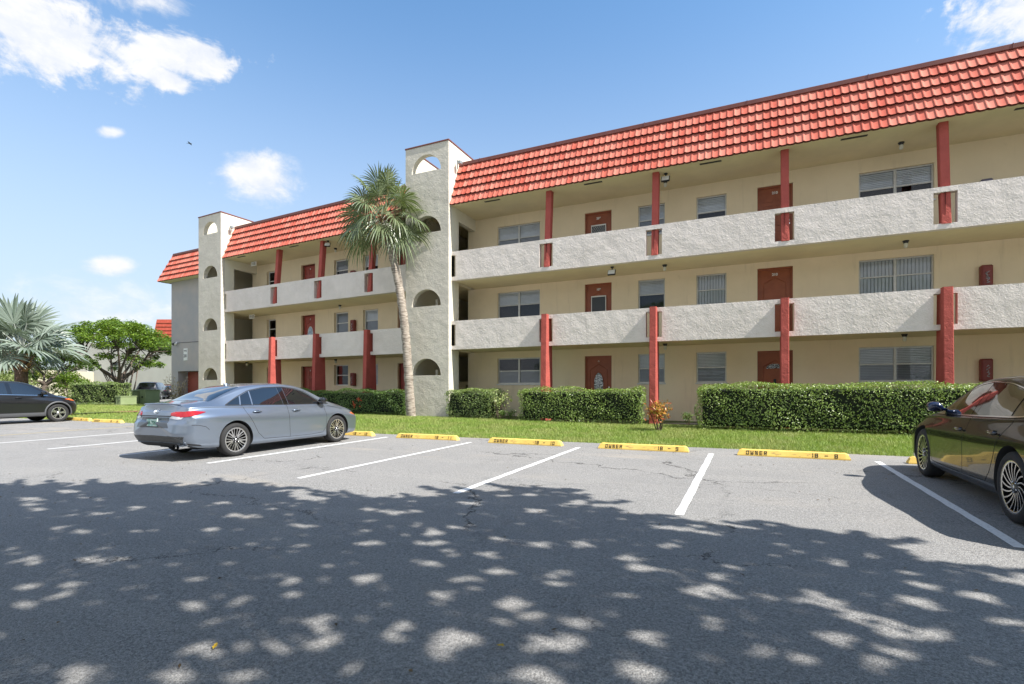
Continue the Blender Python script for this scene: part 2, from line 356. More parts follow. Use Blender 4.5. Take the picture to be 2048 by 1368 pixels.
def lawn_keep(x, y):
    # leave the mulch path free
    yp = 15.0+(-26-x)*-.55
    return (np.abs(y-yp) > .55) & (rng.random(len(x)) < np.clip(1.2-(y-11)/26, .3, 1))
tag(blades(120000, (-40, -13), (E1-.06, 24), .085, .012, 'grass', M_GRASS, keep=lawn_keep), 'green lawn left of the building in front of the green utility boxes', kind='stuff')
M_MULCH = mat('red_mulch', (.24, .095, .05), .95, bump=(30, .8, .05, 'FBM'), var=(9, (.34, .17, .10), .2))
m = MB()
for i in range(24):
    x = -44+i*1.3; x2 = x+1.3; f = lambda q: 15.0+(-26-q)*-.55
    m.quad((x, f(x)-.6, ground_z(x, f(x))+.01), (x2, f(x2)-.6, ground_z(x2, f(x2))+.01), (x2, f(x2)+.6, ground_z(x2, f(x2))+.03), (x, f(x)+.6, ground_z(x, f(x))+.03))
tag(m.build('mulch_path', M_MULCH), 'strip of reddish mulch crossing the lawn', kind='structure')

# ------------------------------------------------------------------ the apartment building
YP, YW, YF = 16.5, 18.36, 16.29
FB = [2.92, 5.50]; PT = [3.986, 6.58]; EZ = 8.34; RT = 10.08; TT = 10.67
DEL = math.atan(1026/1904)-PSI
T1 = None; T2 = Matrix.Rotation(-DEL, 4, 'Z')
B = thing('apartment_building', 'cream three-storey apartment building with red tiled roof and two arched stair towers', 'building', (0, 17, .3))

def holed(m, x0, x1, z0, z1, y, holes, dep, back=False):
    """front face at y (facing -Y) with rectangular holes and reveals dep deep"""
    xs = sorted({x0, x1, *[h[0] for h in holes], *[h[1] for h in holes]}); zs = sorted({z0, z1, *[h[2] for h in holes], *[h[3] for h in holes]})
    xs = [x for x in xs if x0 <= x <= x1]; zs = [z for z in zs if z0 <= z <= z1]
    for a, b in zip(xs, xs[1:]):
        for c, d in zip(zs, zs[1:]):
            mx, mz = (a+b)/2, (c+d)/2
            if any(h[0] < mx < h[1] and h[2] < mz < h[3] for h in holes): continue
            m.quad((a, y, c), (b, y, c), (b, y, d), (a, y, d))
            if back: m.quad((a, y+dep, c), (a, y+dep, d), (b, y+dep, d), (b, y+dep, c))
    for a, b, c, d in holes:
        m.quad((a, y, c), (a, y, d), (a, y+dep, d), (a, y+dep, c)); m.quad((b, y, c), (b, y+dep, c), (b, y+dep, d), (b, y, d))
        m.quad((a, y, d), (b, y, d), (b, y+dep, d), (a, y+dep, d)); m.quad((a, y, c), (a, y+dep, c), (b, y+dep, c), (b, y, c))
    if back:
        m.quad((x0, y, z0), (x0, y+dep, z0), (x0, y+dep, z1), (x0, y, z1)); m.quad((x1, y, z0), (x1, y, z1), (x1, y+dep, z1), (x1, y+dep, z0))
        m.quad((x0, y, z1), (x0, y+dep, z1), (x1, y+dep, z1), (x1, y, z1)); m.quad((x0, y, z0), (x1, y, z0), (x1, y+dep, z0), (x0, y+dep, z0))

def window(T, x0, x1, z0, z1, y, double=False, fm=None, up='H', lo='S', frac=.5, drop=None):
    """sash window set in its opening; up/lo: what is behind the upper/lower panes"""
    fm = fm or M_ALU; t = .045
    root_m = MB(T); root_m.box(x0, x1, y+.075, y+.12, z0, z0+t); root_m.box(x0, x1, y+.075, y+.12, z1-t, z1)
    root_m.box(x0, x0+t, y+.075, y+.12, z0+t, z1-t); root_m.box(x1-t, x1, y+.075, y+.12, z0+t, z1-t)
    cs = [(x0+t, x1-t)]
    if double:
        c = (x0+x1)/2; root_m.box(c-.035, c+.035, y+.07, y+.12, z0+t, z1-t); cs = [(x0+t, c-.035), (c+.035, x1-t)]
    root = root_m.build('window', fm, B)
    zm = z0+(z1-z0)*frac
    s = MB(T)
    for a, b in cs: s.box(a, b, y+.08, y+.115, zm-.02, zm+.02); s.box(a, b, y+.062, y+.074, z0+t, zm-.02) if False else None
    s.build('sash_rail', fm, root); root.children[0].location = (0, 0, 0) if root.children else (0, 0, 0)
    g = MB(T)
    for a, b in cs: g.quad((a, y+.1, z0+t), (b, y+.1, z0+t), (b, y+.1, z1-t), (a, y+.1, z1-t))
    g.build('window_pane', M_GLASS, root, fix=False)
    def back(kind, c, d):
        mm = {'H': M_BLH, 'V': M_BLV, 'S': M_BLS, 'D': M_SCR}[kind]; q = MB(T)
        for a, b in cs:
            yy = y+(.125 if kind != 'D' else .45)
            q.quad((a-.03, yy, c), (b+.03, yy, c), (b+.03, yy, d), (a-.03, yy, d))
        q.build('window_blind' if kind != 'D' else 'window_interior', mm, root)
    back(up, zm, z1); back(lo, z0, zm)
    sl = MB(T); sl.box(x0-.03, x1+.03, y-.03, y+.07, z0-.05, z0-.002); sl.build('window_sill', M_ALU if fm is M_ALU else M_SIDE, root)
    return root

def oval(n, rx, rz, cx, cz): return [(cx+rx*math.cos(2*math.pi*k/n), cz+rz*math.sin(2*math.pi*k/n)*(1 if math.sin(2*math.pi*k/n) < 0 else 1)) for k in range(n)]
M_LEAD = mat('leaded_glass', (.20, .22, .25), .2, .3, extra=lambda t, b, co, c: t.put(b.inputs['Base Color'], t.mix(t.ramp(t.noise(co, 22, 3, .6, 1.2), .47, .53), (.05, .05, .06), (.62, .66, .72))))
M_PALEG = mat('pale_door_glass', (.45, .55, .68), .2, var=(14, (.25, .33, .45), .1))
M_MESH = mat('screen_grille', (.06, .07, .085), .6, extra=lambda t, b, co, c: None)
def door(T, x0, x1, z0, z1, y, kind, red=False, num='', handle=True, inset=.09):
    mm = M_DOORR if red else M_DOORB; fy = y+inset
    m = MB(T)
    m.box(x0, x0+.05, fy-.03, y+.12, z0, z1); m.box(x1-.05, x1, fy-.03, y+.12, z0, z1); m.box(x0+.05, x1-.05, fy-.03, y+.12, z1-.05, z1)
    m.box(x0+.05, x1-.05, fy+.012, fy+.05, z0, z1-.05)
    a, b, c, d = x0+.05, x1-.05, z0, z1-.05; h = d-c; wd = b-a
    def panel(u0, u1, v0, v1, rz=0):  # raised moulding
        r_ = .014
        m.box(a+u0*wd, a+u1*wd, fy-.004, fy+.012, c+v0*h, c+v0*h+r_); m.box(a+u0*wd, a+u1*wd, fy-.004, fy+.012, c+v1*h-r_, c+v1*h)
        m.box(a+u0*wd, a+u0*wd+r_, fy-.004, fy+.012, c+v0*h+r_, c+v1*h-r_); m.box(a+u1*wd-r_, a+u1*wd, fy-.004, fy+.012, c+v0*h+r_, c+v1*h-r_)
    if kind == 'six':
        for u in ((.12, .45), (.55, .88)):
            panel(*u, .80, .93); panel(*u, .45, .75); panel(*u, .08, .38)
    else:
        # arched top moulding
        pts = [(a+.15*wd, fy+.003, c+.08*h), (a+.15*wd, fy+.003, c+.80*h), (a+.28*wd, fy+.003, c+.83*h), (a+.5*wd, fy+.003, c+.885*h), (a+.72*wd, fy+.003, c+.83*h), (a+.85*wd, fy+.003, c+.80*h), (a+.85*wd, fy+.003, c+.08*h)]
        m.tube(pts, .012, 5)
    root = m.build('door', mm, B)
    cx = (a+b)/2
    if kind in ('oval', 'paleoval'):
        g = MB(T); g.prism(oval(28, .17*wd/.9, .30*h/1.0*.62, cx, c+.56*h), fy-.002, fy+.012); g.build('door_glass', M_LEAD if kind == 'oval' else M_PALEG, root)
        f = MB(T); o = oval(28, .185*wd/.9, .315*h*.62, cx, c+.56*h); f.tube([(u, fy, v) for u, v in o]+[(o[0][0], fy, o[0][1])], .014, 5); f.build('glass_trim', MATS['window_white'] if kind == 'paleoval' else mm, root)
    if kind == 'fan':
        g = MB(T); P = [(cx+.25*math.cos(k*math.pi/14), c+.77*h+.15*math.sin(k*math.pi/14)) for k in range(15)]; g.prism(P, fy-.002, fy+.012); g.build('door_glass', M_LEAD, root)
        k = MB(T); k.box(cx-.035, cx+.035, fy-.03, fy+.012, c+.55*h, c+.62*h, .006); k.build('door_knocker', M_BLACK, root)
    if kind == 'grille':
        g = MB(T); g.box(a+.22*wd, b-.22*wd, fy-.012, fy+.012, c+.1*h, c+.80*h); g.build('screen_panel', M_MESH, root)
        f = MB(T)
        for u0, u1, v0, v1 in ((a+.19*wd, a+.22*wd, c+.1*h, c+.82*h), (b-.22*wd, b-.19*wd, c+.1*h, c+.82*h), (a+.22*wd, b-.22*wd, c+.80*h, c+.82*h)): f.box(u0, u1, fy-.02, fy+.01, v0, v1)
        f.build('screen_frame', MATS['window_white'], root)
        if num in ('9', '209'):
            gr = MB(T); z = c+.1*h; u0, u1, v0, v1 = a+.22*wd, b-.22*wd, c+.1*h, c+.80*h; s_ = .07
            for sg in (1, -1):
                k = -40
                while k < 60:
                    # diagonal bars clipped to the panel
                    pts = []
                    for q in range(0, 41):
                        zz = v0+(v1-v0)*q/40; xx = u0+k*s_+sg*(zz-v0)*.6
                        if u0 <= xx <= u1: pts.append((xx, zz))
                    if len(pts) > 2: gr.tube([(pts[0][0], fy-.016, pts[0][1]), (pts[-1][0], fy-.016, pts[-1][1])], .004, 4)
                    k += 1
            gr.build('diamond_grille', M_ALU, root)
    if handle:
        k = MB(T); k.tube([(b-.06, fy+.01, c+.46*h), (b-.06, fy-.05, c+.46*h)], [.018, .03], 10); k.build('door_handle', M_CHROME, root); k = MB(T); k.tube([(b-.06, fy+.01, c+.51*h), (b-.06, fy-.012, c+.51*h)], .022, 10); k.build('deadbolt', M_CHROME, root)
    if num:
        n = text_part(num, .11, M_WHITE, root, (0, 0, 0), (R(90), 0, -DEL if T else 0), 'door_number', .003, bold=.004)
        p = Vector((cx, fy-.002, c+.925*h)); p = (T @ p) if T else p; n.location = p
    return root

def column_shape(m, xc, w_, yf0, yf1, yb0, yb1, z0, z1):
    """tapered slab: front y from yf0 (bottom) to yf1 (top), back yb"""
    n = 6; rings = []
    for i in range(n+1):
        t = i/n; z = z0+(z1-z0)*t; a = yf0+(yf1-yf0)*t; b = yb0+(yb1-yb0)*t; c = .015
        rings.append([m.V(p) for p in ((xc-w_/2+c, a, z), (xc+w_/2-c, a, z), (xc+w_/2, a+c, z), (xc+w_/2, b-c, z), (xc+w_/2-c, b, z), (xc-w_/2+c, b, z), (xc-w_/2, b-c, z), (xc-w_/2, a+c, z))])
    for i in range(n):
        for k in range(8): m.F(rings[i][k], rings[i][(k+1) % 8], rings[i+1][(k+1) % 8], rings[i+1][k])
    m.F(*rings[0][::-1]); m.F(*rings[-1])

def tiles(T, x0, x1, yb, zb, yt, zt, rows, pitch, cut0=0., cut1=0.):
    """mansard of barrel-and-pan tiles from eave (yb, zb) to top (yt, zt); cut: how far each end leans in at the top"""
    m = MB(T); m.smooth = True; sl = Vector((0, yt-yb, zt-zb)); L = sl.length; sd = sl/L; nrm = Vector((0, -sd.z, sd.y))
    prof = [.002, .017, .004, .017, .002, -.006, -.010, -.007, -.002]; us = [0, .05, .10, .15, .21, .36, .56, .78, .94]
    RH = L/rows
    for r_ in range(rows):
        s0, s1 = r_*RH-(.03 if r_ else .05), (r_+1)*RH+.01
        xa, xb = x0+cut0*r_/rows, x1-cut1*r_/rows; n = int(round((xb-xa)/pitch)); off = (r_ % 2)*0.0
        for k in range(n):
            m.av = random.random()*.9+.05; xs = xa+k*(xb-xa)/n; pw = (xb-xa)/n; js = random.uniform(-.006, .006); lo = []; hi = []; lp = []; raw = []
            for u, h in zip(us+[1.], prof+[0]):
                lift = .085+h
                p0 = Vector((xs+u*pw, yb, zb))+sd*(s0+js-.012*(h < 0))+nrm*(lift+.0); p1 = Vector((xs+u*pw, yb, zb))+sd*s1+nrm*(.006+h); pl = Vector((xs+u*pw, yb, zb))+sd*(s0+js+.004)+nrm*(lift-.08)
                raw.append(p0); lo.append(m.V(p0)); hi.append(m.V(p1)); lp.append(m.V(pl))
            for i in range(len(lo)-1):
                m.F(lo[i], lo[i+1], hi[i+1], hi[i])
            # lip has its own vertices so that its edge stays crisp
            m.smooth = False; m.mat = 1; l2 = [m.V(q) for q in raw]
            for i in range(len(lo)-1): m.F(l2[i], lp[i], lp[i+1], l2[i+1])
            m.smooth = True; m.mat = 0
    m.av = 0
    return m

def wing(T, cols, xl, xr, bays, n_ext):
    """parapets, slabs, soffits, columns and roof of one wing; bays: x cuts of the parapets"""
    for fl in (0, 1):
        z0, z1 = FB[fl], PT[fl]
        sb = MB(T); sb.box(xl, xr, YP+.18, YW+.1, z0+.012, z0+.15); sb.build('walkway_slab', M_SOF, B)
        cuts = [xl]+cols+[xr]
        cuts = [xl]+[c for c in cols if xl < c < xr]+[xr]
        for i, (a, b) in enumerate(zip(cuts, cuts[1:])):
            hs = []
            if a in cols: hs.append((a, a+.245, z0+.14, z1-.135))
            if b in cols: hs.append((b-.245, b, z0+.14, z1-.135))
            if i == 0: hs.append((a, a+.17, z0+.14, z1-.135))
            m = MB(T); holed(m, a+.0005, b-.0005, z0, z1, YP, [(max(h[0], a+.0005), min(h[1], b-.0005), h[2], h[3]) for h in hs], .18, back=True)
            m.build('parapet', M_PAR, B)
    # soffit under the roof, running out to the eave
    sf = MB(T); sf.box(xl, xr, YP-.04, YW+.1, EZ-.02, EZ+.06); so_ = sf.build('soffit', M_SOF, B)
    for c in cols:
        lo = MB(T); zb = ground_z(c, 16.4)-.05; column_shape(lo, c, .205, 16.20, 16.30, 16.92, 16.80, zb, PT[0]+.004)
        o = lo.build('column', M_COLR, B)
        up = MB(T); column_shape(up, c+.02, .205, 16.485, 16.70, 16.70, 16.94, FB[1]+.13, EZ-.021); up.build('column', M_COLR, B)

# right wing ---------------------------------------------------------------
XL, XR = -10.1, 15.4
cols1 = [-6.32, -2.70, .93, 4.56, 8.19, 11.82]
wing(T1, cols1, XL, XR, None, 0)
fz = [.36, 3.07, 5.65]
holes = []; wins = []; doors = []
WZ = [(1.65, 2.67), (4.24, 5.28), (6.86, 7.90)]; DZ = [(.36, 2.655), (3.07, 5.31), (5.65, 7.93)]
spec = {(-9.1, -7.28): [('D', 'H2', 1), ('H', 'D', 1), ('H', 'S', 1)], (-3.55, -2.63): [('H', 'S', 0), ('H', 'D', 0), ('H', 'S', 0)], (-1.6, -.66): [('H', 'S', 0), ('V', 'V', 0), ('H', 'D', 0)],
        (3.01, 4.82): [('H', 'S', 1), ('V', 'V', 1), ('H', 'D', 1)], (7.3, 8.3): [('H', 'D', 0)]*3, (12.2, 14.): [('H', 'S', 1)]*3}
kinds = {(-5.5, -4.5): [('oval', '9'), ('grille', '109x'), ('grille', '209x')], (.26, 1.27): [('fan', '8'), ('arch', '108x'), ('six', '208x')], (9.6, 10.6): [('six', '')]*3}
nums = {('A', 0): '10', ('A', 1): '110', ('A', 2): '210', ('B', 0): '', ('B', 1): '211', ('B', 2): '211'}
for fl in range(3):
    hs = [(a, b, *WZ[fl]) for a, b in spec]+[(a, b, *DZ[fl]) for a, b in kinds]
    z0, z1 = ((.1, 2.93), (3.07, 5.51), (5.65, EZ-.02))[fl]
    m = MB(T1); holed(m, -10.43, XR, z0, z1, YW, hs, .13); m.build('wall', M_WALL, B)
    for (a, b), sp in spec.items():
        u, l, d = sp[fl]; l = 'H' if l == 'H2' else l
        window(T1, a, b, *WZ[fl], YW, bool(d), None, u, 'S' if sp[fl][1] == 'H2' else l)
    for (a, b), sp in kinds.items():
        kd, nm = sp[fl]; key = 'A' if a < 0 else 'B'
        door(T1, a, b, *DZ[fl], YW, kd, num=({('A', 0): '9', ('A', 1): '109', ('A', 2): '209', ('B', 0): '', ('B', 1): '210', ('B', 2): '210'}[(key, fl)] if a < 5 else ''))
# dark rooms behind the windows keep light from leaking through
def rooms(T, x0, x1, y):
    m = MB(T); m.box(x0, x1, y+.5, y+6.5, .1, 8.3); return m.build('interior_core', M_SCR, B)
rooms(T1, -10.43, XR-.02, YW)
# base plinth and walkway floor at ground level
m = MB(T1); m.box(XL, XR, 16.95, YW, .1, .33); m.build('ground_walkway', mat('walkway_concrete', (.30, .28, .25), .9, bump=(30, .3, .01, 'FBM')), B)
rf = tiles(T1, XL+.01, XR, YP-.05, EZ, 17.1, RT-.06, 5, .198).build('tile_roof', [M_TILE, M_TSHADE], B, fix=False)
m = MB(T1); m.prism([(YP-.03, EZ+.0), (17.13, RT-.07), (17.13, RT-.02), (24, RT-.02), (24, EZ+.061), (YP+.1, EZ+.061)], XL+.0, XR, 'YZ'); m.build('roof_deck', M_CAP, rf).location = (0, 0, 0)
m = MB(T1); m.box(XL-.6, XR, 17.03, 17.30, RT-.08, RT+.05, .01)
x = XL+.9
while x < XR: m.box(x, x+.02, 17.022, 17.31, RT-.085, RT+.058); x += 3.05
m.build('roof_flashing', M_CAP, rf).location = (0, 0, 0)
for xc in (-8.5, -4.72, -1.05, 2.63, 6.28, 9.9):
    m = MB(T1); m.box(xc-.31, xc+.31, 16.66, 16.76, EZ-.027, EZ-.018)
    for i in range(7): m.box(xc-.29+i*.083, xc-.23+i*.083, 16.668, 16.752, EZ-.031, EZ-.0275)
    m.build('soffit_vent', M_BLACK, B)

def arch_wall(m, x0, x1, z0, z1, y, th, arches, n=18):
    """wall with semicircular-headed openings (xa, xb, sill, crown)"""
    xa, xb = arches[0][0], arches[0][1]; cx, rx = (xa+xb)/2, (xb-xa)/2
    for yy in (y, y+th):
        m.quad((x0, yy, z0), (xa, yy, z0), (xa, yy, z1), (x0, yy, z1)); m.quad((xb, yy, z0), (x1, yy, z0), (x1, yy, z1), (xb, yy, z1))
    xs = [cx-rx*math.cos(math.pi*k/n) for k in range(n+1)]; prev = [(x, z0) for x in xs]
    for a, b, s_, cr in sorted(arches, key=lambda q: q[2]):
        arc = [(cx-rx*math.cos(math.pi*k/n), s_+(cr-s_)*(math.sin(math.pi*k/n) if 0 < k < n else 0)) for k in range(n+1)]
        for yy in (y, y+th):
            for k in range(n): m.quad((xs[k], yy, prev[k][1]), (xs[k+1], yy, prev[k+1][1]), (xs[k+1], yy, s_), (xs[k], yy, s_))
        m.quad((xa, y, s_), (xb, y, s_), (xb, y+th, s_), (xa, y+th, s_))
        for k in range(n): m.quad((xs[k], y, arc[k][1]), (xs[k+1], y, arc[k+1][1]), (xs[k+1], y+th, arc[k+1][1]), (xs[k], y+th, arc[k][1]))
        prev = arc
    for yy in (y, y+th):
        for k in range(n): m.quad((xs[k], yy, prev[k][1]), (xs[k+1], yy, prev[k+1][1]), (xs[k+1], yy, z1), (xs[k], yy, z1))
    for xx in (x0, x1): m.quad((xx, y, z0), (xx, y+th, z0), (xx, y+th, z1), (xx, y, z1))

def tower(T, xl, xr, al, ar, yo, deep, beam_y, left_full=True):
    crown = [(al, ar, 1.96, 2.60), (al, ar, 4.58, 5.22), (al, ar, 7.36, 8.0), (al, ar, 9.68, 10.33)]
    m = MB(T); arch_wall(m, xl, xr, .2, TT, YF, .22, crown)
    tw = m.build('stair_tower', M_TOW, B)
    m = MB(T); m.box(xl, xl+.2, YF+.221, deep, .2, TT-.002); m.box(xr-.2, xr, YF+.221, yo, .2, TT-.002)
    m.box(xr-.2, xr, yo, deep, 8.32, TT-.002)
    m.build('tower_side_wall', M_SIDE, tw).location = (0, 0, 0)
    # beam over the stair opening on the top walkway, slabs and back wall inside
    m = MB(T); m.box(xr-.2, xr-.001, yo, YW+.12, 7.87, 8.318); m.build('lintel_beam', M_SIDE, tw).location = (0, 0, 0)
    m = MB(T)
    for z in (2.93, 5.51): m.box(xl+.2, xr-.2, YF+.5, deep, z, z+.13)
    m.box(xl+.2, xr-.2, YF+.222, deep, 8.38, 8.5)
    for k in range(9):
        for f0 in (.4, 3.07, 5.65): m.box(xl+.25, xl+1.0, YF+1.2+k*.24, YF+1.44+k*.24, f0+.1+k*.14, f0+.26+k*.14)
    m.build('stair_landing', M_SOF, tw).location = (0, 0, 0)
    m = MB(T); m.box(xl+.2, xr-.2, deep-.2, deep, .2, 8.38); m.build('stair_back_wall', M_WALL, tw).location = (0, 0, 0)
    m = MB(T); m.box(xl-.025, xr+.025, YF-.025, YF+.245, TT, TT+.055, .008); m.box(xl-.025, xl+.225, YF+.246, deep, TT, TT+.055, .008); m.box(xr-.225, xr+.025, YF+.246, deep, TT, TT+.055, .008)
    m.build('tower_coping', M_CAP, tw).location = (0, 0, 0)
    # curved stair wing wall seen inside the opening
    m = MB(T)
    for z in (.3, 3.06, 5.64):
        P = [(yo-.01, z), (yo-.01, z+1.9)]+[(yo+.02+.42*math.sin(k*math.pi/20), z+1.3+.6*math.cos(k*math.pi/20)) for k in range(11)]+[(yo+.44, z+1.25), (yo+.36, z+1.2), (yo+.36, z)]
        m.prism(P, xl+.9, xl+1.0, 'YZ')
    m.build('stair_wing_wall', M_SIDE, tw).location = (0, 0, 0)
    return tw
tower(T1, -12.04, -10.1, -11.75, -10.44, 17.02, 21.2, 0)
# recessed passage behind the right tower, with a window on each of the lower floors
m = MB(T1); m.box(-10.45, -10.431, YW+.001, 20.9, .2, 8.3); m.build('passage_wall', M_WALL, B)
for fl in (0, 1): window(T1, -11.75, -10.95, WZ[fl][0]-.1, WZ[fl][1]-.1, 20.86, False, M_WHF, 'S', 'S')

# left wing (turned a few degrees away) -------------------------------------
XL2, XR2 = -26.0, -13.0
cols2 = [-22.08, -19.02, -15.9]
wing(T2, cols2, XL2, XR2, None, 0)
sp2 = {(-25.15, -24.4): 0, (-20.0, -19.04): 1, (-18.05, -17.1): 2}
look = {(0, 0): ('D', 'D'), (0, 1): ('D', 'D'), (0, 2): ('D', 'D'), (1, 0): ('D', 'D'), (1, 1): ('S', 'S'), (1, 2): ('S', 'D'), (2, 0): ('H', 'H'), (2, 1): ('H', 'S'), (2, 2): ('H', 'D')}
dz2 = {(-22.4, -21.36): [('six', '6'), ('paleoval', '7'), ('six', '8')], (-15.9, -14.9): [('six', ''), ('six', ''), ('six', '')]}
for fl in range(3):
    hs = [(a, b, *WZ[fl]) for a, b in sp2]+[(a, b, *DZ[fl]) for a, b in dz2]
    z0, z1 = ((.1, 2.93), (3.07, 5.51), (5.65, EZ-.02))[fl]
    m = MB(T2); holed(m, -26.35, XR2, z0, z1, YW, hs, .2); m.build('wall', M_WALL, B)
    for (a, b), k in sp2.items(): window(T2, a, b, *WZ[fl], YW+.06, False, M_WHF, *look[k, fl])
    for (a, b), sp in dz2.items(): door(T2, a, b, *DZ[fl], YW, sp[fl][0], red=True, num=sp[fl][1], inset=.15)
rooms(T2, -26.35, XR2-.3, YW+.1)
m = MB(T2); m.box(XL2, XR2, 16.95, YW, .1, .33); m.build('ground_walkway', MATS['walkway_concrete'], B)
rf2 = tiles(T2, XL2+.01, XR2, YP-.05, EZ, 17.1, RT-.06, 5, .198).build('tile_roof', [M_TILE, M_TSHADE], B, fix=False)
m = MB(T2); m.prism([(YP-.03, EZ+.0), (17.13, RT-.07), (17.13, RT-.02), (24, RT-.02), (24, EZ+.061), (YP+.1, EZ+.061)], XL2, XR2, 'YZ'); m.build('roof_deck', M_CAP, rf2).location = (0, 0, 0)
m = MB(T2); m.box(XL2-.6, XR2, 17.03, 17.30, RT-.08, RT+.05, .01); m.build('roof_flashing', M_CAP, rf2).location = (0, 0, 0)
for xc in (-24.9, -20.9, -17.4):
    m = MB(T2); m.box(xc-.31, xc+.31, 16.66, 16.76, EZ-.027, EZ-.018); m.build('soffit_vent', M_BLACK, B)
tower(T2, -27.93, -25.97, -27.53, -26.26, 17.02, 21.2, 0)
m = MB(T2); m.box(-26.37, -26.351, YW+.001, 20.9, .2, 8.3); m.build('passage_wall', M_WALL, B)
# grey end block with the recessed garage-like door
m = MB(T2); holed(m, -34.64, -27.9, .1, 8.3, 18.5, [(-33.9, -27.95, .1, 2.62)], .55)
m.quad((-34.64, 18.5, .1), (-34.64, 18.5, 8.3), (-34.64, 26, 8.3), (-34.64, 26, .1)); ew = m.build('end_wall', M_GREY, B)
m = MB(T2); m.box(-33.85, -28, 19.06, 19.12, .1, 2.61)
for k in range(4): m.box(-33.85, -28, 19.05, 19.059, .55+k*.55, .56+k*.55)
m.build('garage_door', M_GARAGE, B)
m = MB(T2); m.tube([(-34.62, 18.485, 4.42), (-31, 18.48, 4.40), (-28, 18.485, 4.46)], .012, 5); m.build('wall_conduit', MATS['black_plastic'], ew).location = (0, 0, 0)
rt3 = tiles(T2, -35.15, -27.95, 18.0, EZ, 18.62, RT-.06, 5, .198, cut0=.62)
# hip end facing left: same tiles turned by 90 degrees
e = tiles(T2 @ Matrix.Translation((-35.15, 18.0, 0)) @ Matrix.Rotation(R(-90), 4, 'Z'), -8, 0, 0, EZ, .62, RT-.06, 5, .198, cut1=.62)
nb = len(rt3.v); rt3.v += e.v; rt3.f += [tuple(i+nb for i in f) for f in e.f]; rt3.mi += e.mi; rt3.sm += e.sm; rt3.att += e.att
rf3 = rt3.build('tile_roof', [M_TILE, M_TSHADE], B, fix=False)
m = MB(T2)
bt = [m.V(p) for p in ((-35.15, 18.02, EZ), (-27.95, 18.02, EZ), (-27.95, 26, EZ), (-35.15, 26, EZ))]; tp = [m.V(p) for p in ((-34.5, 18.64, RT-.05), (-27.95, 18.64, RT-.05), (-27.95, 26, RT-.05), (-34.5, 26, RT-.05))]
m.F(*bt); m.F(*tp)
for k in range(4): m.F(bt[k], bt[(k+1) % 4], tp[(k+1) % 4], tp[k])
m.build('roof_deck', M_CAP, rf3).location = (0, 0, 0)
m = MB(T2); m.box(-35.12, -27.95, 18.01, 18.6, EZ-.03, EZ-.001); m.build('soffit', M_SOF, B)
m = MB(T2); m.box(-34.58, -27.95, 18.54, 18.8, RT-.08, RT+.05, .01); m.build('roof_flashing', M_CAP, rf3).location = (0, 0, 0)
# right end beyond the frame
m = MB(T1); m.box(XR, XR+.2, YP-.1, 25, .1, 8.33); m.build('wall', M_SIDE, B)
# ------------------------------------------------------------------ cars
from mathutils.bvhtree import BVHTree
def pchip(xs, ys, q):
    xs = np.asarray(xs, float); ys = np.asarray(ys, float); h = np.diff(xs); d = np.diff(ys)/h; m = np.zeros(len(xs))
    for i in range(1, len(xs)-1):
        if d[i-1]*d[i] > 0:
            w1, w2 = 2*h[i]+h[i-1], h[i]+2*h[i-1]; m[i] = (w1+w2)/(w1/d[i-1]+w2/d[i])
    m[0], m[-1] = d[0], d[-1]; i = np.clip(np.searchsorted(xs, q)-1, 0, len(h)-1); t = (q-xs[i])/h[i]
    return (2*t**3-3*t**2+1)*ys[i]+(t**3-2*t**2+t)*h[i]*m[i]+(-2*t**3+3*t**2)*ys[i+1]+(t**3-t**2)*h[i]*m[i+1]
def catmull(P, n):
    out = []
    for i in range(len(P)-1):
        a, b, c, d = P[max(i-1, 0)], P[i], P[i+1], P[min(i+2, len(P)-1)]
        for k in range(n):
            t = k/n; out.append(tuple(.5*((2*b[j])+(-a[j]+c[j])*t+(2*a[j]-5*b[j]+4*c[j]-d[j])*t*t+(-a[j]+3*b[j]-3*c[j]+d[j])*t**3) for j in range(len(b))))
    out.append(tuple(P[-1])); return out
def resample(P, n):
    P = [Vector((*p, 0)) if len(p) == 2 else Vector(p) for p in P]; L = [0]
    for a, b in zip(P, P[1:]): L.append(L[-1]+(b-a).length)
    out = []
    for k in range(n+1):
        s = L[-1]*k/n; i = max(j for j in range(len(L)) if L[j] <= s+1e-9); i = min(i, len(P)-2)
        t = (s-L[i])/max(1e-9, L[i+1]-L[i]); out.append(P[i].lerp(P[i+1], min(1, t)))
    return out
